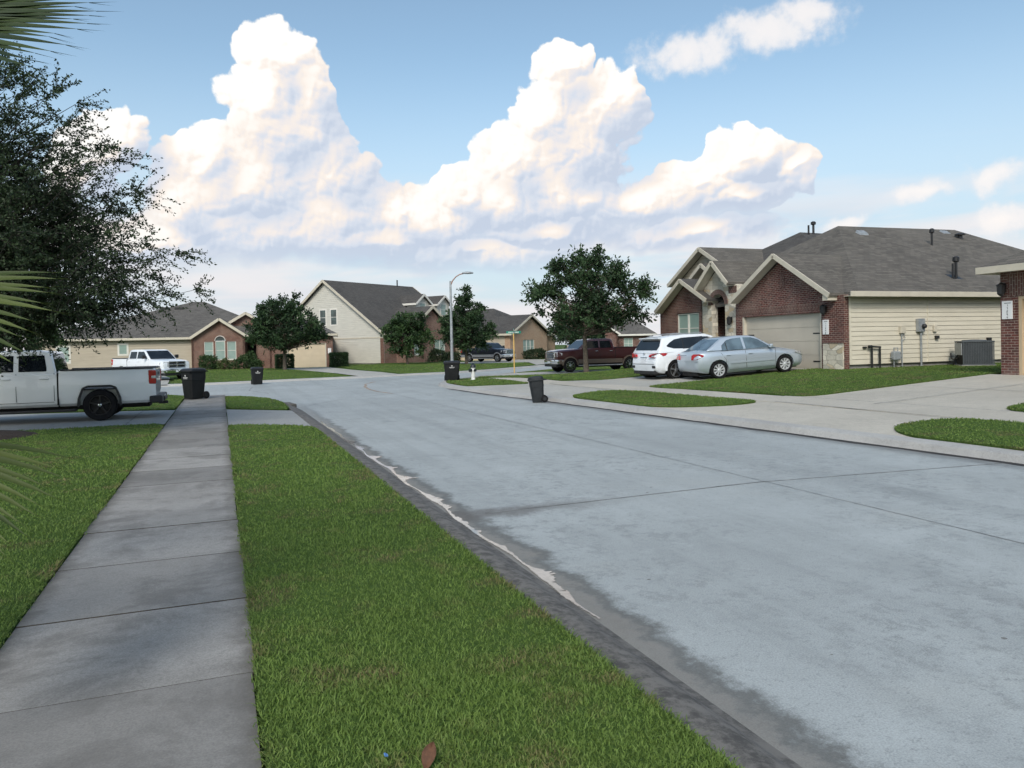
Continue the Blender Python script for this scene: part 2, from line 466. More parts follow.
        # grime along the transverse joint near the left gutter
        jy = math_(nt, 'ABSOLUTE', math_(nt, 'SUBTRACT', s.outputs[1], 7.95))
        jm = math_(nt, 'MULTIPLY', maprange(nt, math_(nt, 'ADD', jy, math_(nt, 'MULTIPLY', math_(nt, 'SUBTRACT', n, .5), .9)), .35, .05), maprange(nt, s.outputs[0], 5.2, 2.6))
        col = mixc(nt, math_(nt, 'MULTIPLY', jm, .7), col, (.11,.10,.09))
    nt.links.new(col, b.inputs['Base Color']); b.inputs['Roughness'].default_value = rough
    b.inputs['Specular IOR Level'].default_value = .4
    bump_(nt, b, math_(nt, 'ADD', math_(nt, 'MULTIPLY', noise_(nt, p, 60, 4, .7), .6), noise_(nt, p, 5, 4, .6)), .25, .008)
    return m

M['road'] = concrete('road_concrete', (.375,.402,.398), .55, .3, gutter=True, rough=.7, spots=.6, warm=(.40,.40,.36), mott=.9)
M['walk'] = concrete('sidewalk_concrete', (.315,.303,.282), .85, .5, rough=.85, streaky=True, slabtone=True, walk_edges=True, warm=(.27,.255,.22), mott=.6)
M['drive'] = concrete('driveway_concrete', (.41,.40,.36), .4, .3, rough=.8)
M['drive_warm'] = concrete('apron_concrete', (.47,.44,.375), .4, .3, rough=.8)
M['drive_grey'] = concrete('driveway_grey', (.30,.305,.295), .5, .3, rough=.8)
M['kerb_dark'] = concrete('kerb_mouldy', (.080,.075,.070), .75, 1.6, dark_patches=True, warm=(.20,.185,.165), rough=.85)
M['kerb'] = concrete('kerb_concrete', (.40,.395,.375), .4, .5, rough=.8)
M['joint'] = mk('joint_tar', (.20,.205,.20), .85, .5, 4)
M['gutter_grime'] = mk('gutter_grime', (.03,.028,.026), .8, .5, 2)
M['joint_faint'] = mk('joint_faint', (.24,.25,.25), .85, .4, 3)
M['joint_rust'] = mk('joint_rust', (.30,.235,.18), .85, .4, 5)

def soil_mat(name, c1, c2, c3):
    m, nt, b = nodes(name); p = pos(nt)
    f = maprange(nt, noise_(nt, p, 1.4, 4, .65), .5, .72)
    g = noise_(nt, p, 30, 4, .7); l = maprange(nt, noise_(nt, p, .25, 4, .6), .3, .7)
    col = mixc(nt, g, c1, c2); col = mixc(nt, math_(nt, 'MULTIPLY', l, .4), col, sc(c2,1.2)); col = mixc(nt, math_(nt, 'MULTIPLY', f, .6), col, c3)
    nt.links.new(col, b.inputs['Base Color']); b.inputs['Roughness'].default_value = .95; b.inputs['Specular IOR Level'].default_value = .1
    bump_(nt, b, noise_(nt, p, 45, 3, .8), 1, .03)
    return m
M['turf'] = soil_mat('turf', (.035,.065,.016), (.085,.145,.034), (.12,.095,.055))
M['crack'] = mk('joint_dirt', (.06,.052,.042), .95, .3, 8)  # dark dirt on the slab sides and in the joint gaps
M['soil'] = mk('soil', (.045,.034,.024), .95, .4, 14, .6, 40)
M['field'] = soil_mat('far_field', (.035,.065,.016), (.07,.12,.026), (.08,.09,.04))

fill_poly('ground', [(-900,-900),(900,-900),(900,1500),(-900,1500)], M['field'], z=-.2, label='broad green ground stretching away under the whole neighbourhood', cat='ground')

# the road, its joints and kerbs
right_edge = [(kx(y)+.02, y) for y in (-30,0,7.7,14,22,27,32,34)] + [(9.75,35.4),(10.5,37.2),(11.8,39.2),(13.4,41.0),(16.6,44.4),(21,48.6),(30,57),(48,74)]
left_edge = [(2.3,-30),(2.3,18),(2.28,24),(2.12,27),(1.75,29.3),(1.1,31.0),(.1,32.1),(-1.0,33.0),(-2.1,34.8),(-4,36.3),(-9,37.6),(-30,40)]
far_edge = [(-30,47),(-9,45.0),(-.3,44.9),(4.4,46.3),(8.3,47.2),(10.8,48.4),(14.3,49.4),(18,51.6),(26,59),(44,76)]
fill_poly('road', right_edge + far_edge[::-1] + left_edge[::-1], M['road'], z=-.10, label='wide grey blue concrete street curving into an intersection', cat='road')

def strip_mesh(mb, pts, w, h, z, side=1):
    pass
def ribbon(name, pts, w, mat, z=None, off=.004, label=None, cat=None, jitter=0):
    """flat narrow strip along a 2D polyline"""
    mb = MB(); P = []
    dense = []
    for i in range(len(pts)-1):
        a, c = Vector(pts[i]), Vector(pts[i+1]); n = max(1, int((c-a).length/.5))
        dense += [a.lerp(c, k/n) for k in range(n)]
    dense.append(Vector(pts[-1]))
    for i, p in enumerate(dense):
        d = (dense[min(i+1,len(dense)-1)] - dense[max(i-1,0)]).normalized(); s = Vector((-d.y, d.x))
        jw = w*(1+rnd.uniform(-jitter,jitter)); jo = s*rnd.uniform(-1,1)*jitter*w
        for k in (-1, 1):
            q = p + jo + s*(k*jw/2); P.append((q.x, q.y, (G(q.x,q.y) if z is None else z)+off))
    n = len(dense)
    mb.add(P, [(2*i, 2*i+2, 2*i+3, 2*i+1) for i in range(n-1)])
    return tag(mb.build(name, mat, recalc=False), label, cat, kind='structure')
ribbon('road_joint', [(6.62,-12),(6.62,12),(6.5,22),(6.42,31)],   .016, M['joint_faint'], z=-.10, label='long joint line down the middle of the street', cat='road joint', jitter=.3)
ribbon('road_joint', [(2.7,7.95),(6.5,8.1),(10.55,7.7)],   .024, M['joint'], z=-.10, label='dark joint line crossing the street from kerb to kerb', cat='road joint', jitter=.3)
ribbon('road_joint', [(6.45,30.2),(6.15,32.5),(6.3,35.5),(6.9,39),(7.9,41.5)], .13, M['joint_rust'], z=-.10, label='rust coloured curved joint in the intersection', cat='road joint', jitter=.3)
ribbon('road_joint', [(2.5,25.5),(4.4,28.5),(6.4,30.1)], .03, M['joint'], z=-.10, label='faint slanting joint running from the kerb inlet to the centre', cat='road joint', jitter=.3)
ribbon('road_joint', [(1.9,34),(1.2,37.2),(1.5,40.5)], .05, M['joint'], z=-.10, label='short dark curved crack in the far side of the intersection', cat='road joint', jitter=.4)
ribbon('road_joint', [(-10,40.6),(-2,39.9),(4,41.2),(10,43)], .04, M['joint'], z=-.10, label='joint line along the cross street below the far lawns', cat='road joint', jitter=.3)

def kerb(name, pts, prof, mat, label, side=1, cat='kerb', smooth=30):
    """profile (offset, z) swept along a 2D polyline; positive offset to the left of travel times side"""
    mb = MB(); V = []; n = len(prof)
    dense = []
    for i in range(len(pts)-1):
        a, c = Vector(pts[i]), Vector(pts[i+1]); k = max(1, int((c-a).length/1.2))
        dense += [a.lerp(c, j/k) for j in range(k)]
    dense.append(Vector(pts[-1]))
    for i, p in enumerate(dense):
        d = (dense[min(i+1,len(dense)-1)] - dense[max(i-1,0)]).normalized(); s = Vector((-d.y, d.x))*side
        for o, z in prof:
            q = p + s*o; V.append((q.x, q.y, z))
    F = [(i*n+j, (i+1)*n+j, (i+1)*n+j+1, i*n+j+1) for i in range(len(dense)-1) for j in range(n-1)]
    mb.add(V, F); o = mb.build(name, mat, smooth=smooth)
    return tag(o, label, cat, kind='structure')
kerb('kerb', [(2.3,-12)] + left_edge[1:], [(-.06,-.12),(0,-.094),(.05,-.085),(.10,-.05),(.18,-.005),(.27,.012),(.40,.012),(.42,-.15)], M['kerb_dark'], 'dark mouldy kerb along the green verge by the wet gutter')
kerb('kerb', right_edge, [(.03,-.12),(0,-.094),(-.02,-.06),(-.06,.01),(-.12,.03),(-.42,.035),(-.44,-.15)], M['kerb'], 'pale kerb along the right side of the street and round the corner')
ribbon('gutter_line', [(kx(y)-.06, y) for y in (-20,0,7.7,14,22,27,32)], .17, M['gutter_grime'], z=-.10, off=.006, label='dark wet line along the foot of the pale kerb', cat='gutter', jitter=.25)
kerb('kerb', far_edge, [(-.03,-.12),(0,-.094),(.03,-.05),(.08,.01),(.35,.025),(.37,-.15)], M['kerb'], 'distant pale kerb edging the lawns across the intersection')

# sidewalk of separate slabs, one object
def slabs(name, x0, x1, ys, mat, label):
    mb = MB(); tones = []
    r = random.Random(3)
    for a, c in zip(ys[:-1], ys[1:]):
        g = .011; dz = r.uniform(-.003,.003)
        z = .018+dz; x0j = x0 + r.uniform(-.012,.012); x1j = x1 + r.uniform(-.012,.012)
        b = .0
        mb.mi = 0; g = .008
        v = [(x0j,a+g,z-b),(x1j,a+g,z-b),(x1j,c-g,z-b),(x0j,c-g,z-b),(x0j+b,a+g+b,z),(x1j-b,a+g+b,z),(x1j-b,c-g-b,z),(x0j+b,c-g-b,z),
             (x0j,a+g,-.12),(x1j,a+g,-.12),(x1j,c-g,-.12),(x0j,c-g,-.12)]
        mb.add(v[4:8], [(0,1,2,3)]); mb.mi = 1; mb.add(v[4:], [(4,5,1,0),(5,6,2,1),(6,7,3,2),(7,4,0,3)]); t = r.choice((0,.06,.12,.3,.5)); tones += [t]*5
    o = mb.build(name, [mat, M['crack']], recalc=False)
    at = o.data.attributes.new('tone', 'FLOAT', 'FACE'); at.data.foreach_set('value', tones[:len(o.data.polygons)])
    return tag(o, label, 'sidewalk', kind='structure')
ys = [-4.0]
while ys[-1] < 31.2: ys.append(ys[-1]+1.33)
ys = [y+.36 for y in ys]
slabs('sidewalk', -1.27, .13, ys, M['walk'], 'weathered grey concrete sidewalk running ahead beside the street')
ribbon('sidewalk_base', [(-.57,-4),(-.57,32.6)], 1.38, M['crack'], z=-.03, label='dark soil bed under the sidewalk slabs', cat='path')

# right hand sidewalk and driveways (draped, 4 mm apart)
def walk_right(y0, y1, mat, label):
    a = [(kx(y)+3.25-.0*y, y) for y in np.linspace(y0,y1,8)]; c = [(kx(y)+4.55, y) for y in np.linspace(y0,y1,8)]
    return fill_poly('sidewalk', a + c[::-1], mat, off=.022, step=1.0, thick=.12, label=label, cat='sidewalk')
fill_poly('yard_ground', [(kx(y)+.3, y) for y in (-30,0,7.7,14,22,27,32,34)] + [(10.8,37),(12,38.9),(13.6,40.7),(16.7,43.9),(21.2,48.2),(30,56.5),(70,57),(70,-30)], M['turf'], off=-.03, step=2, label='gently rising ground of the yards right of the street', cat='ground')
fill_poly('driveway', [(kx(21)+.3,20.8),(13.0,21.5),(14.2,22.9),(15.5,23.4),(22.0,23.5),(22.0,29.0),(16.8,29.1),(15.0,29.5),(13.4,31),(kx(31.5)+.3,31.5)], M['drive'], off=.008, step=1.0, label='pale concrete driveway under the silver sedan and white suv', cat='driveway')
fill_poly('driveway', [(kx(8)+.3,8.0),(12.2,9.3),(14.3,10.2),(15.6,10.9),(22.02,11.0),(22.02,16.9),(14.4,17.3),(13.1,17.3),(kx(17)+.3,18)], M['drive_warm'], off=.008, step=1.0, label='wide warm concrete driveway at the right edge', cat='driveway')
walk_right(-12, 37.2, M['drive_warm'], 'pale sidewalk crossing the driveways on the right side')
ribbon('driveway_joint', [(14.6,13.9),(18,13.9),(22,13.9)], .03, M['joint'], off=.03, label='joint line down the warm driveway', cat='driveway joint')
ribbon('driveway_joint', [(18.3,11.6),(18.3,16.3)], .03, M['joint'], off=.03, label='joint line across the warm driveway', cat='driveway joint')
ribbon('driveway_joint', [(kx(13)+3.2,10.9),(kx(13)+3.2,16.2)], .035, M['joint'], off=.03, label='joint where the warm driveway meets the sidewalk', cat='driveway joint')
ribbon('driveway_joint', [(kx(26)+3.2,23.4),(kx(26)+3.2,29.1)], .035, M['joint'], off=.03, label='joint where the sedan driveway meets the sidewalk', cat='driveway joint')
ribbon('driveway_joint', [(kx(10)+4.58,9.5),(kx(17)+4.58,17)], .03, M['joint'], off=.03, label='joint behind the sidewalk on the warm driveway', cat='driveway joint')
fill_poly('driveway', [(13.9,40.6),(16.2,39.6),(19,39.6),(27,40.2),(28,44.2),(22,44.0),(16.9,43.7),(15.2,42.4)], M['drive'], off=.01, step=2, label='short concrete driveway under the maroon pickup', cat='driveway')

# left driveway, its apron and yard
fill_poly('yard_ground', [(2.0,-12),(2.0,22),(1.9,27),(1.5,29),(.8,30.8),(-.2,31.7),(-1.2,32.6),(-2.4,34.6),(-4.2,35.9),(-9,37.2),(-60,40),(-60,-12)], M['turf'], off=-.03, step=3, label='level ground of the yards left of the street', cat='ground')
fill_poly('driveway', [(-1.3,20.3),(-1.3,25.0),(-2.2,25.4),(-6,26.4),(-16,26.4),(-16,20.3)], M['drive_grey'], off=.008, label='grey concrete driveway under the white pickup at left', cat='driveway')
fill_poly('driveway', [(.14,19.2),(1.93,17.5),(1.93,22.6),(.14,24.3)], M['drive_grey'], off=.008, label='grey driveway apron between the sidewalk and the street', cat='driveway')
ribbon('driveway_joint', [(-2.2,20.4),(-2.2,25.3)], .04, M['joint'], off=.014, label='joint across the grey driveway behind the white pickup', cat='driveway joint')

# far yards
fill_poly('yard_ground', [(-60,47.6),(-30,47.4),(-9,45.4),(-.3,45.3),(4.4,46.7),(8.3,47.6),(10.8,48.8),(14.3,49.8),(17.8,52),(25.7,59.4),(43.5,76.5),(90,130),(-60,130)], M['turf'], off=-.03, step=6, label='level ground of the yards across the intersection', cat='ground')
fill_poly('driveway', [(8.1,47.4),(10.9,48.7),(10.6,54),(9.6,60),(8.9,69.6),(4.4,71.2),(6.2,62),(7.6,54)], M['drive'], off=.01, step=4, label='driveway leading up to the brown brick house garage', cat='driveway')
fill_poly('driveway', [(-11,45.0),(-2.7,44.9),(-2.9,50),(-3.2,56),(-4.5,64),(-12,64)], M['drive'], off=.01, step=4, label='driveway under the oncoming white pickup', cat='driveway')
fill_poly('driveway', [(24.5,58.2),(33,66.5),(36,74),(30,80),(24,76),(20.5,70.5),(22,66),(27,66)], M['drive'], off=.01, step=4, label='driveway under the navy pickup', cat='driveway')

# lawns
LAWNS = []
def chaikin(p, n=2):
    for _ in range(n):
        q = []
        for i in range(len(p)):
            a, c = p[i], p[(i+1)%len(p)]
            L = math.dist(a, c); t = min(.25, .35/max(L,.01)) if L > 1.4 else .25
            q += [(a[0]+(c[0]-a[0])*t, a[1]+(c[1]-a[1])*t), (c[0]+(a[0]-c[0])*t, c[1]+(a[1]-c[1])*t)]
        p = q
    return p
def lawn(poly, label, dens=1.0, off=.03):
    poly = chaikin(poly)
    o = fill_poly('lawn', poly, M['turf'], off=off, step=1.0, thick=.09, label=label, cat='lawn', skirt_mat=M['turf'])
    LAWNS.append((poly, off, dens)); return o
lawn([(.138,-4),(1.90,-4),(1.92,17.35),(1.5,18.0),(.138,19.15)], 'long green verge strip between the sidewalk and the wet gutter')
lawn([(-16,-4),(-1.272,-4),(-1.285,20.25),(-16,20.25)], 'front lawn left of the sidewalk before the white pickup')
lawn([(.16,24.35),(1.85,22.7),(1.88,26.2),(1.55,28.8),(.75,30.5),(.16,31.0)], 'small rounded grass patch beyond the grey apron')
lawn([(-1.32,25.1),(-1.32,32.3),(-2.4,34.3),(-4.5,35.6),(-14,37),(-14,26.5),(-6,26.5),(-2.3,25.5)], 'grass patch behind the white pickup beside the trash cart')
k3 = lambda y: kx(y)+3.2
lawn([(kx(17.3)+.42,17.3),(kx(16.4)+1.0,16.6),(kx(16.3)+2.2,16.15),(13.45,16.5),(k3(18),18),(k3(20),20),(k3(22.4),22.4),(12.6,23.6),(11.6,23.2),(kx(22)+.6,22.3),(kx(21)+.42,21.3)], 'long grass island between kerb and sidewalk before the sedan')
lawn([(14.95,16.45),(21.9,16.5),(32,16.5),(32,22.2),(22.05,22.2),(22.05,23.9),(15.9,23.98),(14.5,24.1),(14.25,23.2),(kx(21)+4.62,21)], 'main right lawn in front of the cream siding wall')
lawn([(kx(9)+.45,-6),(kx(9)+.45,8.8),(kx(10)+.5,9.8),(kx(10)+1.0,10.6),(12.4,11.0),(kx(10.6)+3.2,10.9),(kx(5)+3.2,5),(kx(0)+3.2,-6)], 'grass island at the right edge beside the kerb')
lawn([(kx(5)+4.65,-6),(kx(11)+4.65,11.0),(15.8,11.4),(21.9,11.3),(21.9,-6)], 'sliver of lawn at the right edge behind the sidewalk')
lawn([(kx(31)+.45,31.0),(kx(30.5)+1.3,30.4),(kx(30)+3.0,29.9),(kx(32)+3.2,32),(12.7,36.9),(11.9,37.9),(10.9,36.9),(10.1,35.3),(9.85,34)], 'corner grass island with the fire hydrant')
lawn([(15.0,28.95),(16.8,28.7),(21.9,28.7),(21.9,36),(24,39.2),(19.5,39.4),(16.2,39.3),(14.6,40.0),(13.3,39.8),(12.9,38.6),(kx(35)+4.7,35),(kx(31)+4.7,31.5)], 'lawn round the dark tree in front of the maroon pickup')
lawn([(17.0,44.0),(22,44.3),(30,47),(32,57),(29,55.3),(21.4,48.0)], 'far corner lawn beside the street sign')
lawn([(-2.5,45.4),(-.3,45.35),(4.4,46.75),(7.7,47.5),(7.3,54),(6.0,62),(4.2,71.5),(-2.2,73.8),(-3.4,66),(-2.8,54)], 'front lawn of the brown brick house across the intersection', .8)
lawn([(11.3,49.0),(14.3,49.85),(17.8,52.05),(24.3,58.1),(26.6,65.8),(21.6,65.7),(20.3,70.4),(23.5,76.4),(16,79),(9.8,69.5),(10.1,60),(11.0,54)], 'front lawn of the two storey house', .8)
lawn([(33.5,67),(43.5,76.6),(60,92),(40,90),(31.3,79.5),(36.4,74.5)], 'lawn before the tan brick house beyond the sign', .6)

# ---- water standing in the left gutter
def puddle_mat():
    m, nt, b = nodes('gutter_water'); p = pos(nt)
    f = maprange(nt, noise_(nt, p, 3, 4, .6), .35, .65)
    nt.links.new(mixc(nt, f, (.20,.185,.165), (.36,.33,.30)), b.inputs['Base Color'])
    b.inputs['Roughness'].default_value = .05; b.inputs['IOR'].default_value = 1.9
    return m
M['water'] = puddle_mat()
def gutter_water():
    r = random.Random(11); mb = MB(); L = []; 
    blobs = [(5.65,.12,.16),(5.9,.05,.4),(6.6,.03,.2),(7.2,.06,.06),(7.6,.05,.05),(8.2,.08,.05),(8.45,.22,.10),(8.9,.10,.35),(10.6,.22,.16),(11.1,.10,.4),(11.6,.16,.12),(12.9,.18,.18),(14.3,.12,.3),(15.2,.10,.2),(16.5,.08,.3),(18,.07,.3)]
    y = 4.55; P = []
    while y < 20:
        base = .018 + .010*math.sin(y*1.7) + .010*math.sin(y*5.1)
        wr = base + sum(a*math.exp(-((y-c)/s)**2) for c, a, s in blobs)*(.45+.75*r.random()) + r.uniform(-.014,.016) + .012*math.sin(y*23+3*math.sin(y*7))
        gap = min(1, max(.12, 1.6*(.5+.5*math.sin(y*3.7+1.3*math.sin(y*1.3)))))*min(1, (y-4.4)/.5)
        wr *= .35+.65*gap
        wl = .022*gap + r.uniform(-.005,.008)
        cx = 2.345 + .016*math.sin(y*2.3) + .008*math.sin(y*6.1)
        P.append((cx-wl, y, -.093)); P.append((cx+max(.015,wr), y+r.uniform(-.02,.02), -.093))
        y += .022 if y < 12 else .06
    n = len(P)//2
    mb.add(P, [(2*i, 2*i+1, 2*i+3, 2*i+2) for i in range(n-1)])
    o = mb.build('gutter_water', M['water'], recalc=False)
    tag(o, 'shallow bright strip of water lying in the left gutter', 'water', kind='structure')
gutter_water()
# storm inlet
mb = MB(); mb.box(-.50,.50,-.13,.10,-.12,.028); 
o = mb.build('storm_inlet', M['kerb_dark'], bevel=.02); o.location = (2.04,25.6,0); o.rotation_euler = (0,0,R(97)); tag(o, 'dark storm drain inlet in the kerb by the rounded grass patch', 'storm drain')
mb = MB(); mb.box(-.45,.45,-.152,-.142,-.088,.0); mb.build('opening', M['dark'], o)
# ------------------------------------------------------------------ grass and plants (numpy meshes)
NR = np.random.RandomState(5)
def np_mesh(name, verts, tris, mat, parent=None, tone=None, extra=None):
    """triangle mesh from arrays; tone = one value per triangle"""
    me = bpy.data.meshes.new(name)
    nv, nt_ = len(verts), len(tris)
    me.vertices.add(nv); me.vertices.foreach_set('co', np.asarray(verts, np.float32).ravel())
    me.loops.add(nt_*3); me.loops.foreach_set('vertex_index', np.asarray(tris, np.int32).ravel())
    me.polygons.add(nt_); me.polygons.foreach_set('loop_start', np.arange(0, nt_*3, 3, dtype=np.int32))
    me.polygons.foreach_set('loop_total', np.full(nt_, 3, np.int32))
    me.update(calc_edges=True)
    if tone is not None:
        a = me.attributes.new('tone', 'FLOAT', 'FACE'); a.data.foreach_set('value', np.asarray(tone, np.float32))
    for k, v in (extra or {}).items():
        a = me.attributes.new(k, 'FLOAT', 'FACE'); a.data.foreach_set('value', np.asarray(v, np.float32))
    me.materials.append(mat)
    o = bpy.data.objects.new(name, me); COL.objects.link(o)
    if parent: o.parent = parent
    return o

def in_poly(x, y, poly):
    c = np.zeros(len(x), bool); n = len(poly); j = n-1
    for i in range(n):
        xi, yi = poly[i]; xj, yj = poly[j]
        if yi != yj:
            c ^= ((yi > y) != (yj > y)) & (x < (xj-xi)*(y-yi)/(yj-yi)+xi)
        j = i
    return c
GV = np.vectorize(G)
def grass():
    V = []; T = []; TO = []; DR = []; base = 0
    for poly, off, dm in LAWNS:
        P = np.array(poly); x0, y0 = P.min(0); x1, y1 = P.max(0)
        cell = 1.0
        xs = []; ys_ = []
        for cx in np.arange(x0, x1, cell):
            for cy in np.arange(y0, y1, cell):
                mx, my = cx+.5, cy+.5
                d = math.hypot(mx, my)
                az = math.degrees(math.atan2(mx, my))
                if my < 1.2 or az < -24 or az > 62 or d > 75: continue
                dens = min(15000, 100000/max(d,1.5)**1.72)*dm
                dens = max(dens, 70)
                n = NR.poisson(dens*cell*cell)
                xs.append(cx + NR.rand(n)*cell); ys_.append(cy + NR.rand(n)*cell)
        if not xs: continue
        x = np.concatenate(xs); y = np.concatenate(ys_)
        k = in_poly(x, y, poly); x = x[k]; y = y[k]
        if len(x) == 0: continue
        x = x + NR.normal(size=len(x))*.018; y = y + NR.normal(size=len(x))*.018
        z = GV(x, y) + off - .004
        d = np.hypot(x, y)
        n = len(x)
        # clumpiness: height varies in patches
        patch = .5 + .5*np.sin(x*2.1+1.3*np.sin(y*1.7))*np.sin(y*1.9+1.1*np.sin(x*2.3))
        h = (.019 + .020*NR.rand(n)**1.3)*(.78+.4*patch)*np.where(d > 14, .85, 1)
        tall = NR.rand(n) < .035; h = np.where(tall & (d < 14), h*1.5, h)
        w = np.maximum(.0020 + .0015*NR.rand(n), d*.00046*(.8+.5*NR.rand(n)))
        az = NR.rand(n)*2*math.pi; lean = h*(.25 + .9*NR.rand(n)); la = NR.rand(n)*2*math.pi
        ca, sa = np.cos(az)*w, np.sin(az)*w
        lx, ly = np.cos(la)*lean, np.sin(la)*lean
        v = np.zeros((n, 5, 3))
        v[:,0] = np.stack([x-ca, y-sa, z], 1); v[:,1] = np.stack([x+ca, y+sa, z], 1)
        v[:,2] = np.stack([x-ca*.8+lx*.4, y-sa*.8+ly*.4, z+h*.6], 1); v[:,3] = np.stack([x+ca*.8+lx*.4, y+sa*.8+ly*.4, z+h*.6], 1)
        v[:,4] = np.stack([x+lx, y+ly, z+h*(.95-.25*NR.rand(n))], 1)
        t = np.array([[0,1,3],[0,3,2],[2,3,4]])[None] + (np.arange(n)*5)[:,None,None] + base
        V.append(v.reshape(-1,3)); T.append(t.reshape(-1,3)); base += n*5
        big = .5 + .25*np.sin(x*.8+.7*np.sin(y*.5)) + .25*np.sin(y*.6+1.7*np.sin(x*.4))
        tone = np.clip(.16 + .58*NR.rand(n)**1.2 + .2*big + .1*(patch-.5), 0, 1)
        # mower stripes are faint
        TO.append(np.repeat(tone, 3)); DR.append(np.repeat((NR.rand(n) < .55)*1.0, 3))
    # fringe of blades leaning out over every lawn edge
    for poly, off, dm in LAWNS:
        X = []; Y = []; NX = []; NY = []; DZ = []
        A_ = sum(poly[i][0]*poly[(i+1)%len(poly)][1]-poly[(i+1)%len(poly)][0]*poly[i][1] for i in range(len(poly)))
        for i in range(len(poly)):
            (xa,ya),(xb,yb) = poly[i], poly[(i+1)%len(poly)]; L = math.hypot(xb-xa,yb-ya)
            if L < 1e-4: continue
            nseg = max(1,int(L/.5)); 
            for j in range(nseg):
                mx, my = xa+(xb-xa)*(j+.5)/nseg, ya+(yb-ya)*(j+.5)/nseg; d = math.hypot(mx,my); az = math.degrees(math.atan2(mx,my))
                if my < 1.2 or az < -24 or az > 62 or d > 45: continue
                n = NR.poisson(L/nseg*min(300, 1500/d)); t = (j+NR.rand(n))/nseg; sg = 1 if A_ > 0 else -1
                X.append(xa+(xb-xa)*t); Y.append(ya+(yb-ya)*t); NX.append(np.full(n, sg*(yb-ya)/L)); NY.append(np.full(n, -sg*(xb-xa)/L))
        if not X: continue
        x = np.concatenate(X); y = np.concatenate(Y); nx = np.concatenate(NX); ny = np.concatenate(NY); n = len(x)
        if not n: continue
        cl = .5+.5*np.sin(x*4.1+y*5.3+2*np.sin(y*2.1+x)); d = np.hypot(x,y)
        ins = NR.rand(n)*.05; x = x-nx*ins+NR.normal(size=n)*.004; y = y-ny*ins+NR.normal(size=n)*.004
        z = GV(x,y)+off-.02*NR.rand(n); h = .025+.03*NR.rand(n); w = np.maximum(.0028, d*.00055)
        le = .012+.055*NR.rand(n)*(.35+.65*cl); lx = nx*le+NR.normal(size=n)*.02; ly = ny*le+NR.normal(size=n)*.02; a = NR.rand(n)*3.14; ca, sa = np.cos(a)*w, np.sin(a)*w
        v = np.zeros((n,5,3)); v[:,0] = np.stack([x-ca,y-sa,z],1); v[:,1] = np.stack([x+ca,y+sa,z],1)
        v[:,2] = np.stack([x-ca*.8+lx*.45,y-sa*.8+ly*.45,z+h*.7],1); v[:,3] = np.stack([x+ca*.8+lx*.45,y+sa*.8+ly*.45,z+h*.7],1); v[:,4] = np.stack([x+lx,y+ly,z+h*.7],1)
        t = np.array([[0,1,3],[0,3,2],[2,3,4]])[None] + (np.arange(n)*5)[:,None,None] + base
        V.append(v.reshape(-1,3)); T.append(t.reshape(-1,3)); base += n*5
        TO.append(np.repeat(np.clip(.1+.6*NR.rand(n),0,1),3)); DR.append(np.repeat((NR.rand(n) < .7)*1.0,3))
    o = np_mesh('grass', np.concatenate(V), np.concatenate(T), M['grass'], tone=np.concatenate(TO), extra={'dry': np.concatenate(DR)})
    tag(o, 'short mown green grass blades covering every lawn and verge', 'grass', kind='stuff')
grass()

def unit(v): return v/np.maximum(1e-9, np.linalg.norm(v, axis=-1, keepdims=True))
def leaf_quads(c, d, L, W, rs):
    """diamond leaves at c along d, random roll: verts, tris"""
    n = len(c)
    r = unit(rs.normal(size=(n,3))); s = unit(np.cross(d, r))
    L = L[:,None]; W = W[:,None]
    nn = np.cross(d, s)
    v = np.zeros((n,4,3))
    v[:,0] = c; v[:,1] = c + d*L*.5 + s*W + nn*W*.3; v[:,2] = c + d*L; v[:,3] = c + d*L*.5 - s*W + nn*W*.3
    t = np.array([[0,1,2],[0,2,3]])[None] + (np.arange(n)*4)[:,None,None]
    return v.reshape(-1,3), t.reshape(-1,3)

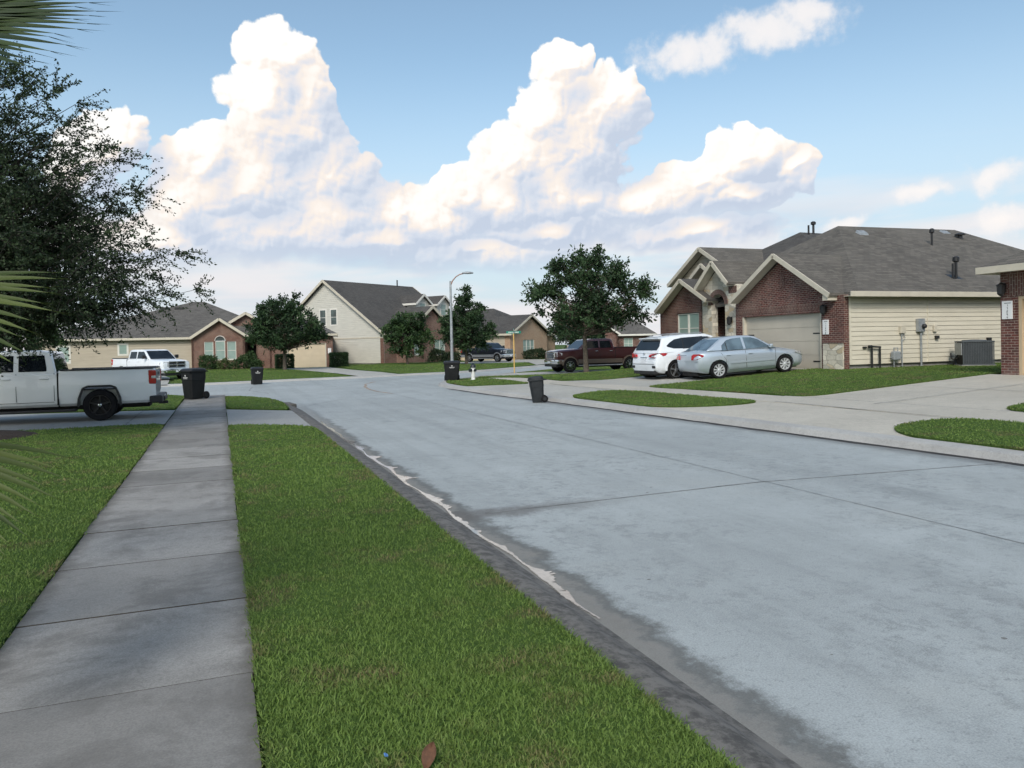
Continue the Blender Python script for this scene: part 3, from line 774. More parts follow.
def tree(name, label, cat, loc, trunk, clumps, leaf, mat, seed, group='trees in the front yards', bark='bark', ntwig=9, twig=.7, droop=.25, nleaf=14, tr=.14, twig_r=.006, upward=.25, limb_r=.045, fork=None, stretch=1.0, bend=0, rz=0):
    """trunk = height of the fork; clumps = [(cx,cy,cz,rx,ry,rz,count)] ellipsoids filled with leafy twigs"""
    rs = np.random.RandomState(seed); r = random.Random(seed)
    root = thing(name, label, cat, loc, rz, group)
    wood = MB(); V = []; T = []; TO = []; base = 0
    fx, fy = fork or (r.uniform(-.1,.1), r.uniform(-.1,.1))
    top = Vector((fx, fy, trunk))
    trunk_pts = [Vector((0,0,-.15)), Vector((0,0,.02)), Vector((fx*.2+r.uniform(-.03,.03), fy*.2, trunk*.35)), Vector((fx*.6, fy*.6+r.uniform(-.03,.03), trunk*.7)), top]
    wood.tube(trunk_pts, [tr*1.7, tr*1.25, tr, tr*.9, tr*.8], 9)
    cs = []
    for cx, cy, cz, rx, ry, rz_, n in clumps:
        for _ in range(n):
            d = rs.normal(size=3); d /= np.linalg.norm(d); q = .25 + .75*rs.rand()**.55
            if n > 4 and rs.rand() < .14: q *= 1 + .28*rs.rand()
            cs.append((cx+d[0]*rx*q, cy+d[1]*ry*q, cz+d[2]*rz_*q, d))
    zmax = max(c[2] for c in cs); leader = Vector((fx*1.3, fy*1.3, trunk+(zmax-trunk)*.72))
    wood.tube([top, top.lerp(leader,.5)+Vector((r.uniform(-.12,.12), r.uniform(-.12,.12),0)), leader], [tr*.8, tr*.45, tr*.15], 7)
    for cx, cy, cz, d in cs:
        c = Vector((cx, cy, cz)); hr = math.hypot(cx-fx, cy-fy)
        zb = max(trunk*.9, min(cz - hr*.55, leader.z)); f = (zb-trunk)/max(.01, leader.z-trunk)
        st = top.lerp(leader, max(0, min(1, f)))
        mid = st.lerp(c, .5) + Vector((r.uniform(-.15,.15), r.uniform(-.15,.15), -.08*hr*(.5+r.random())*(1 if bend >= 0 else -1)))
        rr = limb_r*(.55+.5*min(1.5, (c-st).length/2))
        wood.tube([st, mid, c], [rr, rr*.6, rr*.22], 4, cap=False)
        # twigs out of the clump
        od = unit(np.array([cx-fx, cy-fy, (cz-(trunk+zmax)/2)*.7]))
        m = ntwig; dirs = unit(rs.normal(size=(m,3)) + od*stretch + np.array([0,0,upward]))
        ln = twig*(.55+.75*rs.rand(m))
        tone_c = .15 + .7*rs.rand()**1.2
        for k in range(m):
            q = np.linspace(0.08, 1, nleaf); dd = dirs[k]
            pts = np.array([cx,cy,cz]) + dd*ln[k]*q[:,None] + np.array([0,0,-1])*droop*ln[k]*(q**2)[:,None]
            wood.tube([tuple(pts[0]), tuple(pts[nleaf//2]), tuple(pts[-1])], [twig_r*1.6, twig_r, twig_r*.5], 3, cap=False)
            cc = np.repeat(pts, 2, axis=0) + rs.normal(size=(nleaf*2,3))*leaf*.35
            ld = unit(dd*.7 + rs.normal(size=(nleaf*2,3))*.8)
            v, t = leaf_quads(cc, ld, leaf*(.5+.95*rs.rand(nleaf*2)), leaf*(.24+.12*rs.rand(nleaf*2)), rs)
            V.append(v); T.append(t+base); base += len(v)
            TO.append(np.repeat(np.clip(tone_c + rs.normal(size=nleaf*2)*.22, 0, 1), 2))
    np_mesh('crown', np.concatenate(V), np.concatenate(T), mat, root, tone=np.concatenate(TO))
    wood.build('trunk', M[bark], root, smooth=60, recalc=False)
    return root

# big dark tree over the white pickup: dense core, layered feathery sprays reaching over the lawn
_r = random.Random(8); sprays = []
for ze_, reach in ((7.6,1.5),(7.3,2.3),(6.8,3.0),(6.3,3.5),(5.8,4.0),(5.3,4.4),(4.9,4.7),(4.4,4.8),(4.0,5.2),(3.5,5.4),(3.2,4.6),(3.0,4.0),(2.9,3.2)):
    for da, k in ((-38,.8),(-13,.97),(8,1.0),(34,.82)):
        a = R(-21 + da + _r.uniform(-7,7)); rr = reach*.93*k*_r.uniform(.88,1.0); z1 = ze_ + _r.uniform(-.2,.2)
        n = max(3, int(rr*1.15))
        for i in range(n):
            t = .42 + .55*i/(n-1); sprays.append((rr*t*math.cos(a), rr*t*math.sin(a), z1 - (1-t)*rr*.28 - .25*t*t*(1 if z1 < 5 else .2), .16,.16,.08,1))
tree('shade_tree', 'big dark fine-leaved tree with wispy branches overhanging the nearest white pickup', 'tree', (-5.2,18.6,0), 2.3,
     [(-.4,0,4.5,2.3,2.6,2.0,170),(1.5,-.55,3.75,1.75,1.6,1.35,170),(1.1,-.4,5.1,1.4,1.5,1.0,80),(-.2,0,6.2,1.4,1.5,1.2,36),(-2.4,0,4.0,2.0,2.2,1.5,36)] + sprays,
     .060, M['leaf_dark'], 21, tr=.17, ntwig=7, twig=.72, droop=.12, nleaf=17, twig_r=.0035, upward=.18, stretch=1.5, limb_r=.019, bark='bark_dark')
# mulch ring at its foot
mb = MB()
ring = [(0,0,.10)]; k_ = 30
for rr, zz in ((.55,.10),(.95,.05),(1.15,-.01)):
    ring += [(rr*(1+.06*math.sin(3*a)+rnd.uniform(-.03,.03))*math.cos(a), rr*math.sin(a)*(1+rnd.uniform(-.03,.03)), zz+rnd.uniform(-.015,.015)) for a in [2*math.pi*i/k_ for i in range(k_)]]
mb.add(ring, [(0,1+i,1+(i+1)%k_) for i in range(k_)] + [(1+j*k_+i, 1+(j+1)*k_+i, 1+(j+1)*k_+(i+1)%k_, 1+j*k_+(i+1)%k_) for j in range(2) for i in range(k_)])
o = mb.build('mulch_bed', M['mulch'], smooth=60); o.location = (-4.95,19.1,.03); o.scale = (1.12,.9,1); tag(o, 'dark round bed of mulch at the foot of the big wispy tree', 'mulch bed')

# lawn tree on the right
tree('lawn_tree', 'dark spreading tree on the lawn in front of the maroon pickup', 'tree', (17.75,35.5,.18), 2.0,
     [(.1,0,3.5,2.3,2.3,.75,40),(.15,0,4.8,1.7,1.7,.8,32),(.1,0,5.75,1.0,1.0,.45,12),(-2.0,.6,4.15,.8,1.0,.45,11),(2.35,-.9,4.2,.8,.9,.35,10),(2.3,-.9,3.05,.8,.9,.3,9),(1.45,-.5,5.15,.6,.7,.35,7),(-1.3,.2,5.3,.5,.6,.35,6),(.1,-.3,2.75,2.2,2.1,.4,18)],
     .17, M['leaf_oak'], 32, tr=.13, ntwig=8, twig=.62, droop=.05, nleaf=8, upward=.5, stretch=.9, limb_r=.04)
mb = MB(); mb.add([(0,0,.06)] + [(.6*math.cos(a)*(1+.1*math.sin(2*a)), .6*math.sin(a), .0) for a in [2*math.pi*i/18 for i in range(18)]], [(0,1+i,1+(i+1)%18) for i in range(18)])
o = mb.build('mulch_bed', M['mulch'], smooth=60); o.location = (17.75,35.5,.21); tag(o, 'small mulch patch round the lawn tree by the maroon pickup', 'mulch bed')

tree('shade_tree', 'round dense tree in front of the brown brick house', 'tree', (4.9,64.3,.08), 1.7,
     [(0,0,3.5,2.9,2.6,1.5,90),(0,0,4.9,1.7,1.6,1.0,34),(-.9,0,2.6,2.0,1.8,.6,24),(1.6,0,2.9,1.6,1.6,.7,20)], .22, M['leaf_oak'], 41, tr=.14, ntwig=7, twig=.55, nleaf=7, upward=.4, droop=.05)
tree('crape_myrtle', 'bushy multi-branched small tree before the brick front of the two storey house', 'tree', (16.6,70.8,.1), .7,
     [(0,0,2.5,2.1,1.9,1.4,60),(.3,0,3.9,1.4,1.3,.9,26),(-.9,0,3.3,1.0,1.0,.8,16)], .22, M['leaf_mid'], 43, tr=.10, ntwig=7, twig=.6, nleaf=7, upward=.6, limb_r=.05)
tree('shade_tree', 'tall dark tree with a pointed top behind the street lamp', 'tree', (20.6,65.0,.1), 1.5,
     [(0,0,3.1,2.3,2.2,1.6,72),(0,0,4.6,1.6,1.5,1.1,34),(-.1,0,5.9,.5,.5,.75,12),(1.2,0,2.5,1.6,1.4,.8,22)], .22, M['leaf_oak'], 45, tr=.13, ntwig=7, twig=.55, nleaf=7, upward=.5)
tree('shade_tree', 'dark tree farther back behind the maroon pickup cab', 'tree', (35.5,73.0,.1), 1.2,
     [(0,0,2.8,2.9,2.4,1.6,70),(.3,0,4.2,1.8,1.6,.9,30)], .26, M['leaf_oak'], 47, tr=.15, ntwig=7, twig=.6, nleaf=7)
tree('shade_tree', 'far dark tree showing between the lawn tree and the red brick house', 'tree', (42,84,.1), 1.6,
     [(0,0,3.4,2.6,2.4,1.7,56),(.2,0,5.0,1.7,1.6,1.0,24)], .28, M['leaf_dark'], 48, tr=.15, ntwig=7, twig=.6, nleaf=7)
tree('shade_tree', 'distant tree standing beyond the far white pickup and the siding wall', 'tree', (-14,62,.1), 1.5,
     [(0,0,3.2,3.2,2.6,1.6,70),(0,0,4.7,2.0,1.8,1.0,30)], .24, M['leaf_mid'], 49, tr=.15, ntwig=7, twig=.6, nleaf=7)

def bush(name, label, loc, ell, leaf, mat, seed, n, box=False, group='shrubs planted by the house fronts'):
    rs = np.random.RandomState(seed); root = thing(name, label, 'shrub', loc, 0, group)
    rx, ry, rz = ell
    if box:
        u = rs.rand(n,3)*2-1; f = rs.randint(0,3,n); s = np.sign(rs.rand(n)-.5); u[np.arange(n), f] = s*(.72+.30*rs.rand(n)**.6); u = u*np.array([rx,ry,rz]); u[:,2] = np.abs(u[:,2]+rz)
        d = unit(u - np.array([0,0,rz]))
    else:
        d = unit(rs.normal(size=(n,3))); d[:,2] = np.abs(d[:,2])*1.2-.2
        lob = 1 + .16*np.sin(d[:,0]*5+seed)*np.sin(d[:,1]*4+2) + .1*np.sin(d[:,2]*7+seed)
        u = d*np.array([rx,ry,rz])*(lob*(.62+.4*rs.rand(n)**.5))[:,None] + np.array([0,0,rz*.25])
    v, t = leaf_quads(u, unit(d*.35+rs.normal(size=(n,3))), leaf*(.7+.6*rs.rand(n)), leaf*.3*(.8+.4*rs.rand(n)), rs)
    np_mesh('foliage', v, t, mat, root, tone=np.repeat(np.clip(.45+rs.normal(size=n)*.25,0,1), 2))
    st = MB()
    for k in range(7):
        a = k*.9; st.tube([(0.05*math.cos(a),.05*math.sin(a),-.1),(rx*.35*math.cos(a),ry*.35*math.sin(a),rz*.5),(rx*.6*math.cos(a),ry*.6*math.sin(a),rz*.95)], [.02,.013,.006], 4, cap=False)
    st.build('stem', M['bark'], root, recalc=False)
    return root

# ------------------------------------------------------------------ fan palm at the left edge
CR = Vector((.93324,-.358643,0)); CF = Vector((.3587,.9334,0)); UP = Vector((0,0,1))
def palm():
    base = Vector((-2.06,4.33,0))
    root = thing('fan_palm', 'fan palm with pointed fronds reaching over the front lawn beside the sidewalk', 'palm tree', base)
    tk = MB(); tk.tube([(0,0,-.1),(0,0,.2),(.02,0,1.0),(.0,.02,1.9),(0,0,2.15)], [.17,.15,.13,.12,.10], 12)
    r = random.Random(4)
    for k in range(60):   # old leaf bases
        a = k*2.4; z = .1+k*.033
        tk.beam((.12*math.cos(a),.12*math.sin(a),z), (.19*math.cos(a),.19*math.sin(a),z+.14), .06, .02)
    tk.build('trunk', M['bark'], root, smooth=40)
    def frond(hub, axis, side, L, spread, n, seed, w=.055, droop=.10, mat='palm'):
        r = random.Random(seed)
        hub = Vector(hub); axis = Vector(axis).normalized(); side = (Vector(side) - axis*Vector(side).dot(axis)).normalized(); nrm = axis.cross(side)
        V = []; T = []; TO = []; pass
        st = Vector((0,0,2.05)); pm = MB()
        pm.tube([st, st.lerp(hub,.5)+UP*.10, hub], [.022,.016,.012], 6); 
        for k in range(n):
            t = (k/(n-1)-.5)*2*spread + r.uniform(-.015,.015)
            d = axis*math.cos(t) + side*math.sin(t); pr = (side*math.cos(t) - axis*math.sin(t))
            ln = L*(.80+.20*math.cos(t*.9))*r.uniform(.93,1.05); rowV = []
            m = 8; tone = r.uniform(.1,.75)
            for i in range(m+1):
                q = i/m
                wd = w*(.28+1.5*q if q < .42 else (.91*max(0,1-(q-.42)/.58)**.75)) + .0012
                p = hub + d*ln*q - UP*droop*ln*max(0,q-.35)**2*1.6 + nrm*.0
                fold = nrm*wd*.55
                rowV += [p - pr*wd + fold*.6, p - fold*.35, p + pr*wd + fold*.6]
            o = len(V); V += rowV
            for i in range(m):
                a = o+3*i
                for b0, b1 in ((0,1),(1,2)):
                    T.append((a+b0, a+b1, a+3+b1)); T.append((a+b0, a+3+b1, a+3+b0)); TO += [tone*(1 if i < 5 else 1.25)]*2
            e = V[-2]                         # dry thread at the tip
            for j in range(2):
                dv = (d - UP*r.uniform(0,.5) + pr*r.uniform(-.3,.3)).normalized(); q = e + d*.03 + dv*r.uniform(.04,.10); o2 = len(V)
                V += [e - nrm*.0016, e + nrm*.0016, q]; T.append((o2,o2+1,o2+2)); TO.append(1.6)
        fo = np_mesh('frond', np.array([tuple(v) for v in V]), np.array(T), M[mat], root, tone=np.clip(TO,0,1))
        pm.build('petiole', M['palm'], fo, smooth=60)
    H = lambda lat, dep, z: CR*lat + CF*dep + UP*z
    # hub offsets are given along camera-right / camera-forward from the trunk, absolute z
    frond(H(.55,-.05,3.20), CR*1-UP*.03+CF*.05, UP*.62+CF*.68, 1.06, .62, 24, 1, droop=.02, w=.048, mat='palm_shaded')
    frond(H(.57,.1,2.04), CR*1-UP*.28-CF*.2, UP*.62+CF*.62, .82, .70, 20, 2, droop=.10, w=.031)
    frond(H(.67,-.1,1.40), CR*.92-UP*.52-CF*.15, UP*.6+CF*.7, .80, .70, 22, 3, droop=.15, w=.029)
    frond(H(-.5,.2,2.9), CR*-.6+UP*.7, CF+UP*.2, 1.0, 1.2, 24, 5)
    frond(H(-.6,-.5,2.3), CR*-.6-CF*.7+UP*.2, UP*.4+CR*.5, 1.0, 1.2, 24, 6)
    frond(H(-.3,.7,2.6), CF*.9+UP*.4-CR*.4, CR, .9, 1.0, 22, 7)
palm()
# ------------------------------------------------------------------ house building kit
def panel(mb, origin, ud, poly, holes=(), th=.2, reveal=None):
    """upright wall: poly/holes in (u, z); outside is to the right of ud (ud x up)"""
    o = Vector(origin); ud = Vector(ud).normalized(); n = ud.cross(Vector((0,0,1)))
    loops = [list(poly)] + [list(h) for h in holes]
    tris = tessellate_polygon([[Vector((u,z,0)) for u,z in l] for l in loops])
    flat = [p for l in loops for p in l]; k = len(flat)
    front = [o + ud*u + Vector((0,0,z)) for u,z in flat]; back = [p - n*th for p in front]
    f = []
    for t in tris:
        a, b, c = (front[i] for i in t)
        t = tuple(t) if (b-a).cross(c-a).dot(n) > 0 else tuple(reversed(t))
        f.append(t); f.append(tuple(i+k for i in reversed(t)))
    s = 0
    for l in loops:
        m = len(l)
        for i in range(m):
            j = (i+1) % m; f.append((s+i, s+j, s+j+k, s+i+k))
        s += m
    mb.add(front+back, f)
def rect(u0,u1,z0,z1): return [(u0,z0),(u1,z0),(u1,z1),(u0,z1)]
def lap_wall(mb, origin, ud, poly, row=.175, out=.022, z_start=None):
    """lap siding boards clipped to a convex polygon in (u, z)"""
    o = Vector(origin); ud = Vector(ud).normalized(); n = ud.cross(Vector((0,0,1)))
    zs = [p[1] for p in poly]; z = min(zs) if z_start is None else z_start; zt = max(zs)
    def span(zz):
        xs = []
        m = len(poly)
        for i in range(m):
            (u0,a),(u1,b) = poly[i], poly[(i+1)%m]
            if a == b:
                if abs(a-zz) < 1e-6: xs += [u0,u1]
            elif min(a,b)-1e-9 <= zz <= max(a,b)+1e-9: xs.append(u0+(u1-u0)*(zz-a)/(b-a))
        return (min(xs), max(xs)) if xs else None
    while z < zt-.01:
        z1 = min(z+row, zt-1e-4); a = span(z+1e-5); b = span(z1)
        if a and b:
            W = lambda u,zz,w: o + ud*u + Vector((0,0,zz)) + n*w
            zg = z + (.016 if z > min(zs)+.01 else 0)
            v = [W(a[0],zg,out), W(a[1],zg,out), W(b[1],z1,.006), W(b[0],z1,.006), W(a[0],zg,-.03), W(a[1],zg,-.03), W(b[1],z1,-.03), W(b[0],z1,-.03), W(a[0],z,-.03), W(a[1],z,-.03)]
            mb.add(v, [(0,1,2,3),(5,4,7,6),(4,5,1,0),(4,0,3,7),(1,5,6,2),(8,9,5,4),(7,6,2,3)])
        z += row
def roof(name, mat, parent, faces, th=.14):
    """roof from sloping polygons; each gets thickness downwards"""
    mb = MB()
    for f in faces:
        n = len(f); top = [Vector(p) for p in f]
        nr = (top[1]-top[0]).cross(top[2]-top[0])
        if nr.z < 0: top.reverse()
        bot = [p - Vector((0,0,th)) for p in top]
        mb.add(top+bot, [tuple(range(n)), tuple(range(2*n-1,n-1,-1))] + [(i, n+i, n+(i+1)%n, (i+1)%n) for i in range(n)])
    return mb.build(name, mat, parent, recalc=False)
def fascia(mb, segs, w=.035, h=.2, drop=.09):
    for p, q in segs:
        p = Vector(p) - Vector((0,0,drop)); q = Vector(q) - Vector((0,0,drop)); d = (q-p).normalized()*.005
        mb.beam(p-d, q+d, w, h)
def gable_faces(x0, x1, y0, y1, ze, zr, ax='x', over=0):
    """two slopes of a gable roof whose ridge runs along ax"""
    if ax == 'x':
        ym = (y0+y1)/2
        return [[(x0,y0,ze),(x1,y0,ze),(x1,ym,zr),(x0,ym,zr)], [(x1,y1,ze),(x0,y1,ze),(x0,ym,zr),(x1,ym,zr)]]
    xm = (x0+x1)/2
    return [[(x1,y0,ze),(x1,y1,ze),(xm,y1,zr),(xm,y0,zr)], [(x0,y1,ze),(x0,y0,ze),(xm,y0,zr),(xm,y1,zr)]]
def hip_faces(x0, x1, y0, y1, ze, A, B):
    """hip roof with ridge from A to B (A nearer x0/y0 end)"""
    return [[(x0,y0,ze),(x1,y0,ze),B,A] if abs(A[0]-B[0]) > abs(A[1]-B[1]) else [(x0,y0,ze),(x1,y0,ze),A],
            [(x1,y0,ze),(x1,y1,ze),B] if abs(A[0]-B[0]) > abs(A[1]-B[1]) else [(x1,y0,ze),(x1,y1,ze),B,A],
            [(x1,y1,ze),(x0,y1,ze),A,B] if abs(A[0]-B[0]) > abs(A[1]-B[1]) else [(x1,y1,ze),(x0,y1,ze),B],
            [(x0,y1,ze),(x0,y0,ze),A] if abs(A[0]-B[0]) > abs(A[1]-B[1]) else [(x0,y1,ze),(x0,y0,ze),A,B]]
def frame3(parent, origin, ud):
    """child Empty-free placement: returns a function mapping (u, z, out) to local coordinates"""
    o = Vector(origin); ud = Vector(ud).normalized(); n = ud.cross(Vector((0,0,1)))
    return lambda u, z, w=0: o + ud*u + Vector((0,0,z)) + n*w
def obox(mb, F, u0,u1,z0,z1,w0,w1):
    v = [F(u0,z0,w0),F(u1,z0,w0),F(u1,z0,w1),F(u0,z0,w1),F(u0,z1,w0),F(u1,z1,w0),F(u1,z1,w1),F(u0,z1,w1)]
    mb.add(v, [(0,3,2,1),(4,5,6,7),(0,1,5,4),(1,2,6,5),(2,3,7,6),(3,0,4,7)])
def window(parent, F, u0,u1,z0,z1, depth=-.10, fm='trim_white', lights=(1,2), pane='glass_win', blind=True, fw=.05, proud=False, sill=True):
    """a window set back in its opening (or proud of siding): frame > pane, blind"""
    mb = MB(); w0, w1 = (depth, depth+.06) if not proud else (.0,.045)
    obox(mb,F,u0,u0+fw,z0,z1,w0,w1); obox(mb,F,u1-fw,u1,z0,z1,w0,w1)
    obox(mb,F,u0+fw,u1-fw,z0,z0+fw,w0,w1); obox(mb,F,u0+fw,u1-fw,z1-fw,z1,w0,w1)
    nx, nz = lights
    for i in range(1,nx):
        u = u0+(u1-u0)*i/nx; obox(mb,F,u-.02,u+.02,z0+fw,z1-fw,w0+.012,w1-.008)
    for i in range(1,nz):
        z = z0+(z1-z0)*i/nz; obox(mb,F,u0+fw,u1-fw,z-.02,z+.02,w0+.014,w1-.012)
    if proud:
        t = .10
        obox(mb,F,u0-t,u0,z0-t,z1+t,0,.03); obox(mb,F,u1,u1+t,z0-t,z1+t,0,.03); obox(mb,F,u0,u1,z1,z1+t,0,.032); obox(mb,F,u0,u1,z0-t,z0,0,.034)
    fr = mb.build('window', M[fm], parent)
    p = MB(); obox(p,F,u0+fw*.6,u1-fw*.6,z0+fw*.6,z1-fw*.6,w0+.018,w0+.026); p.build('pane', M['blind' if blind else pane], fr)
    if sill and not proud:
        s = MB(); obox(s,F,u0-.06,u1+.06,z0-.07,z0,-.1,.05); s.build('sill', M['trim'], fr)
    return fr
def garage_door(parent, F, u0,u1,z0,z1, mat, w=-.16, fm='trim', hinges=True):
    mb = MB(); n = 4; h = (z1-z0)/n
    for i in range(n): obox(mb,F,u0,u1,z0+i*h+.006,z0+(i+1)*h-.006,w-.04,w)
    obox(mb,F,u0,u1,z0,z1,w-.06,w-.02)
    d = mb.build('garage_door', M[mat], parent)
    fr = MB(); obox(fr,F,u0-.10,u0,z0,z1+.1,w-.05,-.02); obox(fr,F,u1,u1+.10,z0,z1+.1,w-.05,-.02); obox(fr,F,u0,u1,z1,z1+.1,w-.05,-.022)
    fr.build('door_frame', M[fm], parent)
    if hinges:
        for z in (z0+.55*h, z0+2.55*h):
            for a in (0,1):
                ua = u0+.12 if a == 0 else u1-.12-.40
                hb = MB(); obox(hb,F,ua,ua+.40,z-.025,z+.025,w,w+.012); hb.build('strap_hinge', M['black_metal'], d)
    return d
def lantern(parent, F, u, z):
    mb = MB(); obox(mb,F,u-.04,u+.04,z+.05,z+.32,.0,.03); obox(mb,F,u-.02,u+.02,z+.24,z+.28,.03,.16)
    c = F(u,0,.15)
    mb.lathe([(.02,z+.34),(.13,z+.26),(.13,z+.24)], n=8, c=(c.x,c.y,0)); mb.lathe([(.085,z-.02),(.10,z+.0),(.115,z+.24)], n=8, c=(c.x,c.y,0)); mb.lathe([(.03,z-.07),(.085,z-.02)], n=8, c=(c.x,c.y,0))
    return mb.build('wall_lantern', M['black_metal'], parent)
def glyphs(mb, F, text, u, z, h, w=.012, vertical=True):
    """digits as raised strokes, one under another"""
    seg = {'1':'bc','2':'abged','3':'abgcd','4':'fgbc','7':'abc','8':'abcdefg','0':'abcdef','5':'afgcd','6':'afgedc','9':'abcdfg'}
    b = h*.55; t = h*.13
    for i, ch in enumerate(text):
        zz = z - i*h*1.45
        S = {'a':(0,b,h-t,h),'d':(0,b,0,t),'g':(0,b,h/2-t/2,h/2+t/2),'f':(0,t,h/2,h),'b':(b-t,b,h/2,h),'e':(0,t,0,h/2),'c':(b-t,b,0,h/2)}
        for j, s_ in enumerate(seg[ch]):
            a = S[s_]; obox(mb,F,u+a[0],u+a[1],zz+a[2],zz+a[3],w,w+.004+.0006*j)
def plaque(parent, F, u0,u1,z0,z1, text):
    mb = MB(); obox(mb,F,u0,u1,z0,z1,0,.03); p = mb.build('address_plaque', M['white'], parent, bevel=.004)
    h = (z1-z0)*.115
    for i, ch in enumerate(text):
        g = MB(); glyphs(g,F,ch,(u0+u1)/2-h*.1,z1-(z1-z0)*.30-i*h*1.45,h,.031); g.build('digit', M['ink'], p)
    g = MB(); obox(g,F,u0+(u1-u0)*.25,u1-(u1-u0)*.12,z1-(z1-z0)*.13,z1-(z1-z0)*.10,.03,.035)
    g.build('lettering', M['ink'], p)
def vent_pipe(parent, x, y, z, h, r=.06, cap=False, mat='black_metal', flash=True):
    mb = MB(); mb.tube([(x,y,z-.3),(x,y,z+h)], r, 10)
    if cap: mb.lathe([(r*1.2,h*.78+z),(r*2.2,h*.82+z),(r*2.2,h+z),(r*1.0,h+z+.05)], n=12, c=(x,y,0))
    if flash: mb.add([(x-.28,y-.28,z-.13),(x+.28,y-.28,z-.13),(x+.28,y+.28,z+.20),(x-.28,y+.28,z+.20),(x-.28,y-.28,z-.16),(x+.28,y-.28,z-.16),(x+.28,y+.28,z+.17),(x-.28,y+.28,z+.17)],
        [(0,1,2,3),(7,6,5,4),(0,4,5,1),(1,5,6,2),(2,6,7,3),(3,7,4,0)])
    return mb.build('vent_pipe', M[mat], parent)

# ------------------------------------------------------------------ the house on the right (world axes; garage faces -X)
def right_house():
    H = thing('brick_house', 'red brick and stone house with cream siding wall and two cars at its garage', 'house', (22,22.27,.58), 0, 'brick houses')
    # local: x = away from the street, y = along the street; front wall plane x = 0 faces -x  -> ud = -y
    FY = 13.0     # width along the street
    Fg = frame3(H, (0,0,0), (0,-1,0))       # u = -y
    # --- garage wall with its gable
    yg0, yg1 = 0.0, 6.45; apx = 3.35; ze = 2.82
    mb = MB()
    door = [(-6.0,-.08),(-1.17,-.08),(-1.17,2.2),(-6.0,2.2)]
    panel(mb, (0,0,0), (0,-1,0), [(-yg1,-.4),(-6.0,-.4),(-6.0,2.2),(-1.17,2.2),(-1.17,-.4),(0,-.4),(0,ze),(-.45,ze),(-apx,4.50),(-yg1,ze-.02)], th=.22)
    mb.build('wall', M['brick'], H)
    so = MB(); obox(so,Fg,-6.4,-.95,2.31,2.56,0,.018); so.build('lintel', M['brick_soldier'], H)
    garage_door(H, Fg, -5.9, -1.27, -.04, 2.2, 'garage')
    st = MB(); obox(st,Fg,-1.05,-.02,-.4,.98,.0,.07); st.build('stone_base', M['stone'], H, bevel=.02)
    cp = MB(); obox(cp,Fg,-1.07,.0,.98,1.05,.0,.085); cp.build('stone_cap', M['brick_soldier'], H)
    dv = MB(); obox(dv,Fg,-apx-.14,-apx+.14,3.35,3.95,0,.015); dv.build('gable_panel', M['brick_soldier'], H)
    lantern(H, Fg, -.92, 2.16)
    plaque(H, Fg, -1.08,-.78,1.33,1.90, '17248')
    # --- side wall: brick return then lap siding
    s = MB(); lap_wall(s, (.225,.012,0), (1,0,0), rect(0,18.45,.16,2.76), row=.178); s.build('wall', M['cream'], H)
    s = MB(); panel(s, (.225,.10,0), (1,0,0), rect(0,18.4,-.5,2.8), th=.2); s.build('foundation', M['slab'], H)
    s = MB(); Fs = frame3(H, (.225,.0,0), (1,0,0))
    obox(s,Fs,0,.09,.16,2.76,-.02,.03); s.build('corner_board', M['cream'], H)
    s = MB(); obox(s,Fs,4.02,4.045,.16,2.76,-.01,.024); s.build('seam_board', M['cream'], H)
    # --- rest of the walls (back, far side)
    s = MB(); panel(s, (18.66,.12,0), (0,1,0), rect(0,FY-.12,-.5,2.8), th=.2); panel(s, (18.655,FY-.002,0), (-1,0,0), rect(0,18.2,-.5,2.79), th=.2); s.build('wall', M['cream'], H)
    # --- entry tower of stone with an arched opening, apex high
    Fe = frame3(H, (.1,6.46,0), (0,-1,0)); ew = 2.75
    ex = -1.42   # centre of the arch in u
    arch = [(ex-.52,-.4),(ex-.52,2.88)] + [(ex-.52*math.cos(a), 2.88+.52*math.sin(a)*.95) for a in np.linspace(.2,math.pi-.2,9)] + [(ex+.52,2.88),(ex+.52,-.4)]
    poly = [(-ew,-.4),(ex-.52,-.4)] + arch[1:-1] + [(ex+.52,-.4),(0,-.4),(0,3.72),(-.35,3.80),(ex+.1,4.65),(-ew+.25,3.80),(-ew,3.72)]
    mb = MB(); panel(mb, (.1,6.46,0), (0,-1,0), poly, th=.35)
    mb.build('entry_wall', M['stone'], H)
    ar = MB()
    for a0, a1 in zip(np.linspace(0,math.pi,15)[:-1], np.linspace(0,math.pi,15)[1:]):
        P = lambda a, r_, w: Fe(ex - r_*math.cos(a), 2.88 + r_*math.sin(a)*.95, w)
        v = [P(a0,.52,.04),P(a1,.52,.04),P(a1,.76,.04),P(a0,.76,.04),P(a0,.52,-.1),P(a1,.52,-.1),P(a1,.76,-.1),P(a0,.76,-.1)]
        ar.add(v, [(0,1,2,3),(7,6,5,4),(0,4,5,1),(2,6,7,3),(1,5,6,2),(3,7,4,0)])
    ar.build('arch_trim', M['brick_soldier'], H)
    rc = MB(); panel(rc, (1.5,6.45,0), (0,-1,0), rect(-ew,0,-.4,3.5), th=.1); rc.box(0.46,1.5,6.46,6.50,-.4,3.2); rc.box(0.46,1.5,6.40+ew,6.45+ew,-.4,3.45); rc.box(0.46,1.5,6.52,6.38+ew,3.46,3.56)
    rc.build('porch_wall', M['brick'], H)
    dr = MB(); obox(dr, frame3(H,(1.5,6.45,0),(0,-1,0)), ex-.5,ex+.5,-.35,2.05,0,.05); dr.build('front_door', mk('door_wood',(.06,.03,.018),.4,.2), H)
    lantern(H, Fe, -.42, 1.95)
    # brick band under the right eave of the entry
    bb = MB(); obox(bb,Fe,-.60,-.02,3.36,3.68,0,.02); bb.build('band', M['brick_soldier'], H)
    # --- left brick wing with its own gable and a double window
    yw0, yw1 = 9.15, 12.95; wa = 10.4
